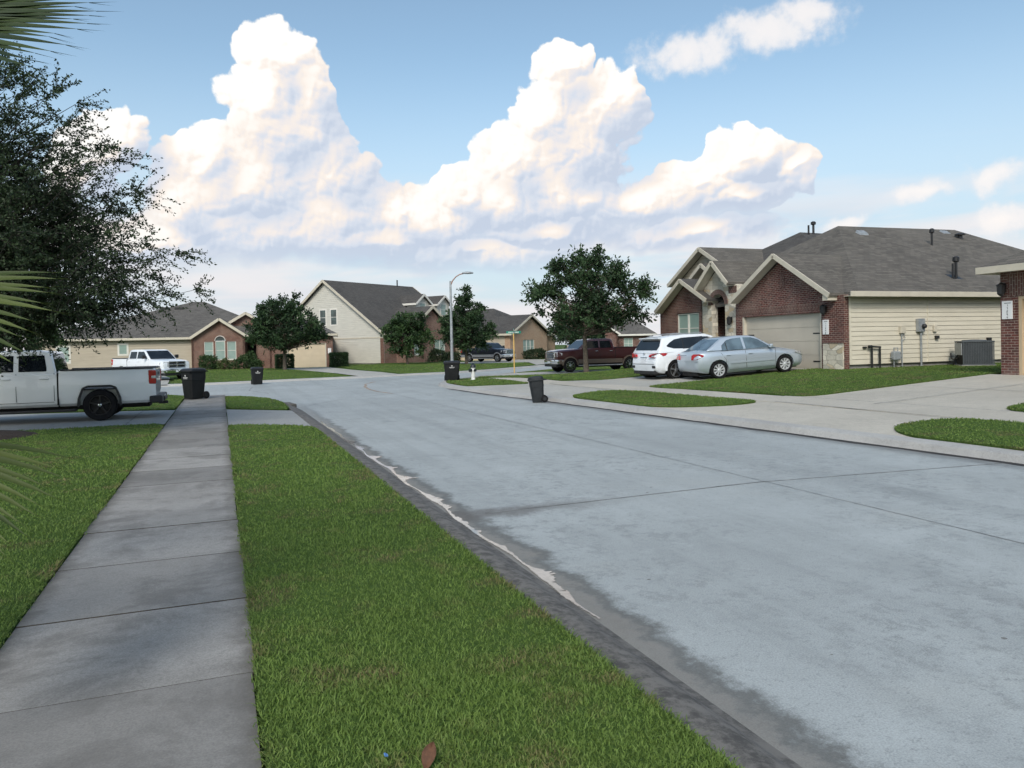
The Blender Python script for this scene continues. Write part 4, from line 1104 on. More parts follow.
    Fw = frame3(H, (.1,0,0), (0,-1,0))
    hole = rect(-11.35,-9.45,1.05,2.60)
    mb = MB(); panel(mb, (.1,0,0), (0,-1,0), [(-yw1,-.4),(-yw0,-.4),(-yw0,3.45),(-wa,4.10),(-yw1,2.72)], [hole], th=.22)
    panel(mb, (.12,FY,0), (-1,0,0), rect(-.5,0,-.4,2.8), th=.2)
    mb.build('wall', M['brick'], H)
    window(H, Fw, -11.33,-10.42,1.07,2.58, lights=(1,2)); window(H, Fw, -10.38,-9.47,1.07,2.58, lights=(1,2))
    l2 = MB(); obox(l2,Fw,-11.55,-9.25,2.61,2.86,.001,.02); l2.build('lintel', M['brick_soldier'], H)
    sc_ = MB(); sc_.box(.0,.75,FY+.02,FY+.28,-.4,1.0); sc_.build('stone_base', M['stone'], H, bevel=.02)
    # --- roofs.  big hip
    S = M['shingle']; zE = 2.92; o = .42
    roof('roof', S, H, hip_faces(.3, 19.1, -o, FY+o, zE, (5.95,6.33,6.58), (13.7,6.33,6.66)))
    # garage gable roof, ridge runs back into the hip
    def front_gable(y0, ya, y1, z0, za, z1, x0, x1, mat=S, nm='roof'):
        return roof(nm, mat, H, [[(x0,y0,z0),(x1,y0,z0),(x1,ya,za),(x0,ya,za)], [(x1,y1,z1),(x0,y1,z1),(x0,ya,za),(x1,ya,za)]], .12)
    front_gable(.28, apx, 6.25, 2.90, 4.76, 3.0, -.45, 4.4)
    front_gable(8.2, wa, 12.75, 3.2, 4.33, 2.84, -.35, 4.5, M['shingle_dark'])
    yc = 6.45-ex
    front_gable(6.6, yc-.1, 9.1, 3.86, 4.95, 3.80, -.33, 4.6)
    # tan siding gable higher up behind the wing
    tg = MB(); lap_wall(tg, (1.9,0,0), (0,-1,0), [(-13.9,4.36),(-8.4,4.3),(-11.3,5.9)], row=.2); tg.build('gable_wall', M['tan'], H)
    s = MB(); panel(s, (2.0,0,0), (0,-1,0), [(-13.9,2.9),(-8.4,2.9),(-8.4,4.3),(-11.3,5.9),(-13.9,4.36)], th=.15); s.build('wall', M['tan'], H)
    front_gable(8.0, 11.3, 14.3, 4.25, 6.08, 4.38, 1.45, 9.5, M['shingle'])
    # second small tan gable
    tg = MB(); panel(tg, (1.35,0,0), (0,-1,0), [(-11.9,3.4),(-9.2,3.4),(-9.2,4.2),(-10.5,5.0),(-11.9,4.2)], th=.3); tg.build('gable_wall', M['tan'], H)
    front_gable(8.9, 10.5, 12.1, 4.1, 5.15, 4.1, 1.0, 4.0, M['shingle_dark'])
    # darker hip behind
    roof('roof', M['shingle_dark'], H, hip_faces(3.5, 15.5, 4.2, 15.2, 4.6, (6.4,9.4,6.74), (12.5,9.4,6.7)))
    # --- fascia and rakes
    t = MB()
    fascia(t, [((-.1,-o-.02,zE),(19.1,-o-.02,zE))], .04, .2, .1)
    so_ = MB(); so_.box(.0,19.1,-o+.01,.0,2.74,2.765); so_.build('soffit', M['trim'], H)
    def rakes(x, y0, ya, y1, z0, za, z1, h=.19):
        fascia(t, [((x,y0,z0),(x,ya,za)), ((x,ya,za),(x,y1,z1))], .05, h, .10)
        fascia(t, [((x+.22,y0+.05,z0-.05),(x+.22,ya,za-.05)), ((x+.22,ya,za-.05),(x+.22,y1-.05,z1-.05))], .40, .03, .11)
    rakes(-.47, .28, apx, 6.25, 2.90, 4.76, 3.0)
    rakes(-.37, 8.2, wa, 12.75, 3.2, 4.33, 2.84)
    rakes(-.35, 6.6, yc-.1, 9.1, 3.86, 4.95, 3.80)
    rakes(1.43, 8.0, 11.3, 14.3, 4.25, 6.08, 4.38)
    rakes(.98, 8.9, 10.5, 12.1, 4.1, 5.15, 4.1, .18)
    t.box(-.45,.5,.35,.62,2.62,2.83)      # boxed return at the garage corner
    t.build('fascia', M['trim'], H)
    # --- roof vents
    zroof = lambda x, y: zE + (y+o)*(6.6-zE)/(6.33+o)
    vent_pipe(H, 9.57, 4.21, zroof(9.57,4.21)-.02, .80, .05, True); vent_pipe(H, 6.87, .81, zroof(6.87,.81)-.02, .88, .06, True)
    vent_pipe(H, 6.60, .74, zroof(6.60,.74)-.02, .66, .045, False, flash=False)
    vent_pipe(H, 6.6, 9.0, 6.6, .45, .05, False, flash=False); vent_pipe(H, 7.1, 9.2, 6.65, .6, .06, True, flash=False)
    def box_vent(x, y):
        z = zroof(x,y); sl = (6.6-zE)/6.75
        k = MB(); v = []
        for dz in (-.02, .10):
            for dx, dy in ((-.27,-.15),(.27,-.15),(.27,.15),(-.27,.15)): v.append((x+dx*(1 if dz < 0 else .85), y+dy*(1 if dz < 0 else .8), z+dy*sl+dz))
        k.add(v, [(0,3,2,1),(4,5,6,7),(0,1,5,4),(1,2,6,5),(2,3,7,6),(3,0,4,7)]); k.build('roof_vent', M['galv'], H)
    box_vent(6.5,5.4); box_vent(12.5,5.9)
    vent_pipe(H, 12.67, 5.2, zroof(12.67,5.2), .26, .11, True, flash=False)
    # --- meters and pipes on the siding wall (u along x from the corner)
    Fm = frame3(H, (0,0,0), (1,0,0))
    def pbox(nm, u, z, w, h, d, mat): 
        k = MB(); obox(k,Fm,u-w/2,u+w/2,z-h/2,z+h/2,.012,.012+d); return k.build(nm, M[mat], H, bevel=.012)
    k = MB()
    k.tube([Fm(1.22,-.15,.12),Fm(1.22,.83,.12)], .038, 8); k.tube([Fm(1.62,-.15,.12),Fm(1.62,.80,.12)], .038, 8); k.tube([Fm(1.16,.83,.12),Fm(1.66,.80,.12)], .035, 8); k.tube([Fm(1.22,.84,.12),Fm(1.05,.82,.12)], .05, 8); k.tube([Fm(.86,.80,.05),Fm(1.02,.80,.05)], .04, 8)
    k.build('valve_pipe', M['black_metal'], H)
    k = MB(); obox(k,Fm,2.22,2.58,.28,.62,.06,.24); k.build('gas_meter', M['grey_paint'], H, bevel=.04)
    k = MB(); k.tube([Fm(2.3,-.1,.15),Fm(2.3,.45,.15)], .02, 6); k.tube([Fm(2.12,.38,.13),Fm(2.72,.38,.13)], .02, 6); k.tube([Fm(2.3,.6,.15),Fm(2.3,.75,.15),Fm(2.5,.75,.15),Fm(2.5,.6,.15)], .022, 6); k.build('gas_pipe', M['galv'], H)
    pbox('cable_box', 2.85, 1.45, .26, .27, .10, 'trim'); k = MB(); k.tube([Fm(2.82,-.2,.06),Fm(2.82,1.32,.06)], .025, 6); k.tube([Fm(2.9,1.3,.06),Fm(2.98,1.12,.07),Fm(2.86,1.02,.06)], .012, 5); k.build('conduit', M['grey_paint'], H)
    pbox('electric_meter', 3.78, 1.62, .34, .52, .14, 'galv'); k = MB(); p_ = Fm(3.86,1.58,.15); k.lathe([(.09,0),(.09,-.09),(.05,-.13)], axis='y', n=14, c=(p_.x,p_.y,p_.z)); k.build('meter_dial', M['black_trim'], H)
    k = MB(); k.tube([Fm(3.82,-.2,.07),Fm(3.82,1.38,.07)], .04, 8); k.build('conduit', M['galv'], H)
    pbox('junction_box', 4.6, 1.48, .16, .26, .08, 'trim'); pbox('hose_tap', 4.68, 1.14, .15, .12, .12, 'black_trim')
    pbox('disconnect_box', 7.62, .98, .2, .2, .1, 'black_trim')
    return H
right_house()

# air conditioner on its pad
ac = thing('air_conditioner', 'large grey air conditioner standing by the cream siding wall', 'air conditioner', (27.45,21.2,.56), R(-36))
mb = MB(); mb.box(-.62,.62,-.56,.56,0,.06); mb.build('pad', M['slab'], ac)
mb = MB(); mb.box(-.52,.52,-.46,.46,.08,.95); mb.build('coil_core', M['dark'], ac)
mb = MB()
for i in range(26):
    z = .11 + i*.032; mb.box(-.54,.54,-.50,-.485,z,z+.018); mb.box(.545,.56,-.48,.48,z,z+.018); mb.box(-.54,.54,.485,.50,z,z+.018)
for i in range(19):
    x = -.54+i*.06; mb.box(x-.008,x+.008,-.508,-.5,.08,.95)
mb.build('louvre', M['unit'], ac)
mb = MB()
for x in (-.56,.535):
    for y in (-.52,.495): mb.box(x,x+.03,y,y+.03,.06,.98)
mb.box(-.58,.58,-.53,.53,.95,1.0); mb.box(-.585,.585,-.535,-.515,.06,.10); mb.lathe([(.45,1.0),(.44,1.035),(.1,1.06),(.0,1.06)], n=24)
mb.build('casing', M['unit'], ac, bevel=.008)
mb = MB(); mb.box(-.60,-.565,-.45,.42,.45,.93); mb.build('access_panel', M['galv'], ac)
ac.scale = (.96,.96,.98)
mb = MB(); mb.tube([(-.55,.1,.3),(-.66,.25,.25),(-.68,.6,.3),(-.66,.75,.5)], .035, 6); mb.tube([(-.55,.0,.5),(-.68,.1,.3),(-.7,.3,-.02)], .03, 6); mb.build('coolant_pipe', M['black_trim'], ac)

# ------------------------------------------------------------------ neighbour at the right edge
def neighbour():
    H = thing('brick_house', 'brick house cut by the right edge with an ochre garage door', 'house', (22,16.12,.6), 0, 'brick houses')
    F = frame3(H, (0,0,0), (0,-1,0))
    mb = MB(); panel(mb, (0,0,0), (0,-1,0), [(0,-.25),(.53,-.25),(.53,2.28),(5.6,2.28),(5.6,-.25),(6.2,-.25),(6.2,3.05),(0,3.05)], th=.24)
    panel(mb, (14,0,0), (-1,0,0), rect(0,13.755,-.25,2.95), th=.2); mb.build('wall', M['brick'], H)
    s = MB(); obox(s,F,-.01,.50,-.5,-.05,.0,.03); s.build('foundation', M['slab'], H)
    l = MB(); obox(l,F,.25,5.9,2.30,2.95,0,.018); l.build('lintel', M['brick_soldier'], H)
    garage_door(H, F, .64, 5.5, -.05, 2.2, 'garage_tan', fm='garage_tan')
    lantern(H, F, .13, 2.38)
    plaque(H, F, .06,.38,1.62,2.16, '17244')
    s = MB(); panel(s, (0,-6.2,0), (0,-1,0), rect(0,6,-.5,2.95), th=.2); panel(s, (14,-12.2,0), (0,1,0), rect(0,12.2,-.5,2.95), th=.2); s.build('wall', M['brick'], H)
    roof('roof', M['shingle'], H, hip_faces(-.5, 14.5, -12.7, .36, 3.2, (6.2,-6.0,6.5), (8.5,-6.0,6.5)))
    t = MB(); fascia(t, [((-.52,-12.7,3.2),(-.52,.38,3.2)), ((-.5,.38,3.2),(14.5,.38,3.2))], .04, .2, .1); t.box(-.5,0,-12,.33,3.02,3.04); t.box(-.5,14,.02,.33,3.0,3.018)
    t.build('fascia', M['trim'], H)
    return H
neighbour()
# ------------------------------------------------------------------ houses across the intersection (local: u right, v back, front faces -v)
def loc_frame(o): pass
def brown_house():
    H = thing('brick_house', 'brown brick house with an arched window and wide grey hip roof', 'house', (-2.4,74.3,.12), R(-8), 'brick houses')
    F = frame3(H, (0,0,0), (1,0,0))
    # brick gable with arched centre window and two side lights
    mb = MB(); cx = 2.45
    arch = [(cx-.42,.85),(cx+.42,.85),(cx+.42,2.55)] + [(cx+.42*math.cos(a), 2.55+.42*math.sin(a)) for a in np.linspace(.3,math.pi-.3,7)] + [(cx-.42,2.55)]
    panel(mb, (0,0,0), (1,0,0), [(0,-.3),(4.6,-.3),(4.6,2.85),(cx,4.35),(0,2.85)], [arch, rect(1.08,1.86,.85,2.5), rect(3.04,3.82,.85,2.5)], th=.2)
    panel(mb, (4.6,0,0), (0,1,0), rect(0,2.5,-.3,2.85), th=.2); panel(mb, (0,.8,0), (0,-1,0), rect(0,.8,-.3,2.85), th=.2)
    panel(mb, (4.6,2.4,0), (1,0,0), rect(0,.9,-.3,2.85), th=.2); panel(mb, (5.5,.6,0), (1,0,0), rect(0,1.25,-.3,2.85), th=.2); panel(mb, (5.5,2.4,0), (0,-1,0), rect(0,1.8,-.3,2.85), th=.2); panel(mb, (6.75,.6,0), (0,-1,0), rect(0,.9,-.3,2.95), th=.2); 
    panel(mb, (6.75,-.3,0), (1,0,0), [(0,-.3),(1.5,-.3),(1.5,2.2),(5.05,2.2),(5.05,-.3),(5.65,-.3),(5.65,2.95),(0,2.95)], th=.2)
    panel(mb, (12.4,-.095,0), (0,1,0), rect(0,14,-.3,2.95), th=.2)
    mb.build('wall', M['brick_brown'], H)
    window(H, F, cx-.42, cx+.42, .85, 2.55, lights=(1,2)); window(H, F, 1.08,1.86,.85,2.5, lights=(1,2)); window(H, F, 3.04,3.82,.85,2.5, lights=(1,2))
    k = MB(); k.add([F(cx,2.57,-.08)] + [F(cx+.40*math.cos(a), 2.57+.40*math.sin(a), -.08) for a in np.linspace(0,math.pi,12)] + [F(cx,2.57,-.1)] + [F(cx+.40*math.cos(a), 2.57+.40*math.sin(a), -.1) for a in np.linspace(0,math.pi,12)],
        [(0,i,i+1) for i in range(1,12)] + [(13,14+i,13+i) for i in range(1,12)])
    k.build('arch_pane', M['glass_win'], H)
    k = MB(); pts = [F(cx+.45*math.cos(a), 2.56+.45*math.sin(a), .0) for a in np.linspace(0,math.pi,13)]
    for a, b in zip(pts[:-1], pts[1:]): k.beam(a, b, .08, .05)
    k.build('arch_frame', M['trim_white'], H)
    s = MB(); lap_wall(s, (-13,.8,0), (1,0,0), rect(0,13,.0,2.85), row=.2); lap_wall(s, (-13,14,0), (0,-1,0), rect(0,13.2,0,2.85), row=.2); s.build('wall', M['tan'], H)
    s = MB(); panel(s, (-13,.95,0), (1,0,0), rect(0,13,-.4,2.8), th=.1); s.build('foundation', M['slab'], H)
    window(H, frame3(H,(0,.8,0),(1,0,0)), -6.2,-5.5,1.5,2.4, proud=True, lights=(1,1))
    window(H, frame3(H,(0,.8,0),(1,0,0)), -11.2,-10.2,.9,2.3, proud=True, lights=(1,2))
    garage_door(H, frame3(H,(6.75,-.3,0),(1,0,0)), 1.6,4.95,-.1,2.15, 'garage_pale', hinges=False)
    plaque(H, frame3(H,(6.75,-.3,0),(1,0,0)), 5.2,5.5,1.2,1.7, '17210')
    d = MB(); obox(d,frame3(H,(4.6,2.4,0),(1,0,0)),.05,.8,-.2,2.1,0,.05); d.build('front_door', M['dark'], H)
    S = M['shingle_brown']; z = 2.95
    roof('roof', S, H, hip_faces(-13.4, 8.4, .35, 14.6, z, (-1.0,7.2,6.55), (.1,7.2,6.55)))
    roof('roof', S, H, [[(.0,-.35,z),(.0,4.5,z),(cx,4.5,4.62),(cx,-.35,4.62)], [(4.9,4.5,z),(4.9,-.35,z),(cx,-.35,4.62),(cx,4.5,4.62)]], .12)
    roof('roof', S, H, [[(1.4,1.9,3.35),(1.4,7,3.35),(4.5,7,5.25),(4.5,1.9,5.25)], [(7.6,7,3.35),(7.6,1.9,3.35),(4.5,1.9,5.25),(4.5,7,5.25)]], .12)
    roof('roof', S, H, hip_faces(6.3, 12.85, -.75, 9, 3.05, (8.6,3.6,4.45), (10.4,3.6,4.45)))
    g = MB(); panel(g, (1.7,2.3,0), (1,0,0), [(0,2.6),(5.6,2.6),(5.6,3.4),(2.8,5.0),(0,3.4)], th=.15); g.build('gable_wall', M['brick_brown'], H)
    t = MB()
    fascia(t, [((-13.4,.33,z),(.0,.33,z)), ((6.3,-.77,3.05),(12.85,-.77,3.05)), ((12.87,-.75,3.05),(12.87,9,3.05))], .04, .2, .1)
    fascia(t, [((-.02,-.37,z),(cx,-.37,4.62)), ((cx,-.37,4.62),(4.92,-.37,z)), ((1.4,1.88,3.35),(4.5,1.88,5.25)), ((4.5,1.88,5.25),(7.6,1.88,3.35))], .05, .24, .1)
    t.build('fascia', M['trim'], H)
    zr = lambda x, y: z + (y-.35)*(6.55-z)/6.85
    vent_pipe(H, -5.3, 4.6, zr(0,4.6)-1.05, 1.15, .09, False, flash=False); vent_pipe(H, -2.6, 3.0, zr(0,3.0)-.35, .4, .06, False, flash=False)
    for x in (-3.3, -2.0):
        k = MB(); k.box(x-.4,x+.4,5.6,6.1,5.6,5.98); k.build('roof_vent', M['black_metal'], H, bevel=.04)
brown_house()
bush('shrub', 'dark green shrub at the corner of the brown brick house and its siding', (-1.0,72.9,.1), (.85,.7,1.15), .16, M['leaf_mid'], 61, 1500)
bush('shrub', 'pale yellow green low shrub under the arched window', (.35,72.3,.1), (.55,.5,.85), .14, M['leaf_light'], 62, 900)
bush('shrub', 'wide dark shrub between the arched window and the front door', (2.3,71.8,.1), (1.35,.7,1.1), .16, M['leaf_mid'], 63, 2200)
bush('hedge', 'small square clipped hedge beside the round tree at the brown house', (5.3,69.8,.1), (.72,.6,.6), .13, M['leaf_oak'], 64, 6000, box=True)
bush('hedge', 'square clipped hedge between the pale garage and the white siding', (9.95,69.4,.1), (.72,.6,.62), .13, M['leaf_oak'], 65, 6000, box=True)

def two_storey():
    H = thing('two_storey_house', 'tall pale siding house with steep dark roof and two dormers', 'house', (15.8,78,.12), R(35))
    F = frame3(H, (0,0,0), (1,0,0)); Fl = frame3(H, (0,17,0), (0,-1,0))   # left end: u = 17 - v
    ze, zr, L = 3.1, 9.15, 14.0
    s = MB(); lap_wall(s, (0,17,0), (0,-1,0), [(0,2.75),(17,2.75),(17,ze-.1),(8.5,zr-.15),(0,ze-.1)], row=.2); s.build('wall', M['cream2'], H)
    s = MB(); lap_wall(s, (.02,17,0), (0,-1,0), rect(0,17,.05,2.62), row=.2); lap_wall(s, (L,0,0), (0,1,0), [(0,0),(17,0),(17,3),(8.5,zr-.15),(0,3)], row=.2); lap_wall(s, (L,17,0), (-1,0,0), rect(0,L,0,3), row=.2); s.build('wall', M['cream2'], H)
    s = MB(); panel(s, (.06,17,0), (0,-1,0), rect(0,17,-.4,.06), th=.2); s.build('foundation', M['slab'], H)
    bd = MB(); obox(bd,Fl,0,17,2.62,2.76,0,.03); bd.build('belt_board', M['trim'], H)
    for u0 in (7.55, 9.25): window(H, Fl, u0,u0+.95,4.2,5.9, proud=True, lights=(1,2), blind=False)
    b = MB(); panel(b, (.02,0,0), (1,0,0), rect(0,L-.02,-.3,2.95), th=.2); panel(b, (1.9,-1.4,0), (1,0,0), [(0,-.3),(8,-.3),(8,2.9),(4,5.75),(0,2.9)], [rect(1.2,2.1,.8,2.3), rect(4.6,6.4,.7,2.4)], th=.2)
    panel(b, (1.9,0,0), (0,-1,0), rect(0,1.4,-.3,2.9), th=.2); panel(b, (9.9,-1.4,0), (0,1,0), rect(0,1.4,-.3,2.9), th=.2); obox(b,Fl,16.55,17.0,-.3,2.62,0,.05)
    b.build('wall', M['brick_brown'], H)
    F2 = frame3(H, (1.9,-1.4,0), (1,0,0)); window(H, F2, 1.2,2.1,.8,2.3); window(H, F2, 4.6,6.4,.7,2.4, lights=(2,2))
    S = M['shingle_dark']
    roof('roof', S, H, gable_faces(-.4, L+.3, -.4, 17.4, ze, zr))
    roof('roof', S, H, [[(1.5,-1.75,2.95),(1.5,4.3,2.95),(5.9,4.3,6.05),(5.9,-1.75,6.05)], [(10.3,4.3,2.95),(10.3,-1.75,2.95),(5.9,-1.75,6.05),(5.9,4.3,6.05)]], .12)
    t = MB()
    fascia(t, [((-.42,-.4,ze),(-.42,8.5,zr)), ((-.42,8.5,zr),(-.42,17.4,ze)), ((1.5,-1.77,2.95),(5.9,-1.77,6.05)), ((5.9,-1.77,6.05),(10.3,-1.77,2.95))], .05, .26, .1)
    fascia(t, [((-.4,-.42,ze),(L+.3,-.42,ze)), ((L+.32,-.4,ze),(L+.32,8.5,zr))], .04, .22, .1)
    for ux in (9.7, 13.5):
        w = 1.15
        k = MB(); lap_wall(k, (-w,0,0), (1,0,0), [(0,5.0),(2*w,5.0),(2*w,6.75),(w,7.6),(0,6.75)], row=.2); lap_wall(k, (-w,3.4,0), (0,-1,0), rect(0,3.4,5.0,6.75), row=.2); lap_wall(k, (w,0,0), (0,1,0), rect(0,3.4,5.0,6.75), row=.2)
        D = k.build('dormer', M['cream2'], H); D.location = (ux,3.0,0)
        wd = window(D, frame3(D,(0,0,0),(1,0,0)), -.5,.5,5.35,6.7, proud=True, lights=(1,2))
        for c in list(wd.children): c.parent = D
        roof('roof', S, D, [[(-w-.3,-.35,6.65),(-w-.3,5.2,6.65),(0,5.2,7.75),(0,-.35,7.75)], [(w+.3,5.2,6.65),(w+.3,-.35,6.65),(0,-.35,7.75),(0,5.2,7.75)]], .12)
        k = MB(); fascia(k, [((-w-.3,-.37,6.65),(0,-.37,7.75)), ((0,-.37,7.75),(w+.3,-.37,6.65)), ((-w-.32,-.35,6.65),(-w-.32,4.5,6.65))], .05, .22, .1); k.build('fascia', M['trim_white'], D)
    t.build('fascia', M['trim'], H)
    vent_pipe(H, 11.3, 8.3, 9.0, .8, .08, False, flash=False)
two_storey()
bush('shrub', 'dark shrub under the brick front of the two storey house', (21.2,77.0,.1), (1.1,.8,1.1), .17, M['leaf_dark'], 66, 1800)
bush('shrub', 'smaller dark shrub between the two storey brick front and the tall pointed tree', (23.0,77.9,.1), (1.0,.8,.9), .17, M['leaf_dark'], 67, 1500)

def tan_house():
    H = thing('brick_house', 'tan brick house with dark hip roof behind the street sign', 'house', (30,78.6,.12), R(35), 'brick houses')
    F = frame3(H, (0,0,0), (1,0,0)); Fl = frame3(H, (0,18,0), (0,-1,0))
    b = MB(); panel(b, (0,0,0), (1,0,0), [(0,-.3),(8,-.3),(8,2.8),(4,4.9),(0,2.8)], [rect(2.6,5.0,.6,2.2)], th=.2); panel(b, (8,1,0), (1,0,0), rect(0,3.4,-.3,2.8), th=.2); panel(b,(8,0,0),(0,1,0),rect(0,1,-.3,2.8),th=.2)
    obox(b,Fl,17.3,18.0,-.3,2.8,0,.03); panel(b, (11.4,1,0), (0,1,0), rect(0,17,-.3,2.8), th=.2); b.build('wall', M['brick_tan'], H)
    s = MB(); lap_wall(s, (0,18,0), (0,-1,0), rect(0,17.3,-.2,2.8), row=.2); s.build('wall', M['tan'], H)
    window(H, F, 2.6,3.4,.6,2.2); window(H, F, 3.4,4.2,.6,2.2); window(H, F, 4.2,5.0,.6,2.2)
    garage_door(H, Fl, 9.5,14.3,-.1,2.1, 'garage_pale', w=.05, hinges=False)
    roof('roof', M['shingle_dark'], H, hip_faces(-.4, 11.8, .6, 18.5, 2.9, (5.7,6.2,6.1), (5.7,12.5,6.1)))
    roof('roof', M['shingle_dark'], H, [[(-.4,-.4,2.9),(-.4,6.5,2.9),(4,6.5,5.1),(4,-.4,5.1)], [(8.4,6.5,2.9),(8.4,-.4,2.9),(4,-.4,5.1),(4,6.5,5.1)]], .12)
    t = MB(); fascia(t, [((-.4,-.42,2.9),(4,-.42,5.1)), ((4,-.42,5.1),(8.4,-.42,2.9)), ((-.42,-.4,2.9),(-.42,18.5,2.9)), ((8.4,.58,2.9),(11.8,.58,2.9))], .05, .22, .1); t.build('fascia', M['trim'], H)
    vent_pipe(H, 3.2, 9.5, 4.9, .5, .08, False, flash=False)
tan_house()
bush('shrub', 'dark shrubs under the window of the tan brick house', (33.0,78.6,.1), (1.5,.8,1.0), .18, M['leaf_dark'], 68, 2200)

def red_house():
    H = thing('brick_house', 'distant red brick house with white garage seen behind the maroon pickup', 'house', (46.2,93.5,.1), R(-14), 'brick houses')
    b = MB(); panel(b, (0,0,0), (1,0,0), [(0,-.3),(1.4,-.3),(1.4,2.2),(4.1,2.2),(4.1,-.3),(5,-.3),(5,2.9),(2.0,4.9),(0,3.6)], th=.2)
    panel(b, (5,1.6,0), (1,0,0), rect(0,5.5,-.3,2.7), [rect(1.3,2.6,.7,2.3)], th=.2); panel(b, (5,0,0), (0,1,0), rect(0,1.6,-.3,2.9), th=.2); panel(b,(0,9,0),(0,-1,0),rect(0,9,-.3,3.2),th=.2); panel(b,(10.5,1.6,0),(0,1,0),rect(0,8,-.3,2.7),th=.2)
    b.build('wall', M['brick'], H)
    garage_door(H, frame3(H,(0,0,0),(1,0,0)), 1.5,4.0,-.1,2.1, 'white', fm='trim_white', hinges=False)
    window(H, frame3(H,(5,1.6,0),(1,0,0)), 1.3,2.6,.7,2.3, lights=(2,2))
    roof('roof', M['shingle_brown'], H, [[(-.8,-.4,2.95),(-.8,9.5,2.95),(2.2,9.5,5.0),(2.2,-.4,5.0)], [(5.3,9.5,2.85),(5.3,-.4,2.85),(2.2,-.4,5.0),(2.2,9.5,5.0)]], .12)
    roof('roof', M['shingle_brown'], H, hip_faces(4.4, 11, 1.1, 10, 2.8, (6.5,5.5,5.2), (8.5,5.5,5.2)))
    t = MB(); fascia(t, [((-.8,-.42,2.95),(2.2,-.42,5.0)), ((2.2,-.42,5.0),(5.3,-.42,2.85)), ((4.4,1.08,2.8),(11,1.08,2.8))], .05, .24, .1); t.build('fascia', M['trim_white'], H)
red_house()

# ------------------------------------------------------------------ street furniture
def lamp_post():
    P = thing('street_lamp', 'tall grey street lamp with a curved arm at the corner', 'street lamp', (11.25,38.0,.02), 0)
    h = 5.12
    mb = MB(); mb.tube([(0,0,-.2),(0,0,h*.5),(0,0,h)], [.085,.07,.05], 12); mb.build('pole', M['galv'], P, smooth=50)
    mb = MB(); mb.lathe([(.15,-.1),(.15,.05),(.10,.12)], n=12); mb.build('base', M['galv'], P)
    a = CR*.98 + CF*.1
    pts = [Vector((0,0,h-.25)) + a*.0, Vector((0,0,h+.02)) + a*.12, Vector((0,0,h+.22)) + a*.3, Vector((0,0,h+.34)) + a*.5, Vector((0,0,h+.38)) + a*.7]
    mb = MB(); mb.tube(pts, [.034,.033,.03,.03,.03], 8); ar = mb.build('arm', mk('rusty_arm', (.36,.22,.18), .6, .2), P, smooth=50)
    mb = MB(); c = Vector((0,0,h+.40)) + a*.92
    q = [(c + a*(.30*t), w, hh) for t, w, hh in ((-1,.05,.04),(-.6,.10,.07),(0,.13,.085),(.6,.12,.07),(1,.06,.04))]
    s = Vector((-a.y,a.x,0)).normalized(); V = []
    for p, w, hh in q:
        for k in range(10):
            t = 2*math.pi*k/10; V.append(p + s*w*math.cos(t) + UP*(hh*math.sin(t)*(1 if math.sin(t) > 0 else .6)))
    mb.add(V, [(i*10+k, i*10+(k+1)%10, (i+1)*10+(k+1)%10, (i+1)*10+k) for i in range(4) for k in range(10)] + [tuple(range(9,-1,-1)), tuple(40+k for k in range(10))])
    mb.build('lamp_head', M['galv'], P, smooth=50)
lamp_post()

def street_sign():
    P = thing('street_sign', 'green street name blades on an ochre post across the corner', 'street sign', (17.05,44.05,.02))
    mb = MB(); mb.tube([(0,0,-.2),(0,0,2.45)], .038, 10); mb.build('post', M['post_ochre'], P)
    mb = MB(); mb.box(-.03,.03,-.03,.03,2.45,2.56); mb.build('bracket', M['galv'], P)
    for nm, z, az, L in (('sign_blade', 2.52, R(-10), .46), ('sign_blade', 2.68, R(70), .42)):
        d = Vector((math.cos(az), math.sin(az), 0)); s = Vector((-d.y, d.x, 0))
        mb = MB(); mb.beam(-d*L+UP*z, d*L+UP*z, .012, .15); b = mb.build(nm, M['signgreen'], P)
        k = MB(); r = random.Random(4)
        for sd in (-1,1):
            u = -L*.72
            while u < L*.7:
                w = r.uniform(.025,.06); k.beam(d*u+UP*z+s*sd*.0075, d*(u+w)+UP*z+s*sd*.0075, .003, .06); u += w+.022
        k.build('lettering', M['white'], b)
street_sign()

def hydrant():
    P = thing('fire_hydrant', 'white fire hydrant with a dark cap on the corner grass', 'fire hydrant', (11.65,35.75,.05), R(200))
    mb = MB(); mb.lathe([(.15,-.1),(.15,.04),(.10,.05),(.095,.45),(.12,.47),(.12,.53),(.105,.55),(.11,.64)], n=20); mb.build('body', M['hyd_white'], P, smooth=35)
    mb = MB(); mb.lathe([(.15,.64),(.15,.68),(.12,.75),(.06,.80),(.03,.81),(.03,.86),(0,.86)], n=20); mb.build('cap', M['hyd_dark'], P, smooth=35)
    mb = MB(); mb.lathe([(.07,.09),(.07,.17),(.085,.17),(.085,.22),(.03,.22),(.03,.25)], axis='x', n=14, c=(0,0,.50)); mb.build('nozzle', M['hyd_dark'], P, smooth=35)
    mb = MB(); mb.lathe([(.055,.09),(.055,.15),(.065,.15),(.065,.20)], axis='y', n=14, c=(0,0,.50)); mb.build('nozzle', M['hyd_dark'], P, smooth=35)
    mb = MB(); mb.lathe([(.055,-.20),(.065,-.20),(.065,-.15),(.055,-.15),(.055,-.09)], axis='y', n=14, c=(0,0,.50)); mb.build('nozzle', M['hyd_dark'], P, smooth=35)
hydrant()

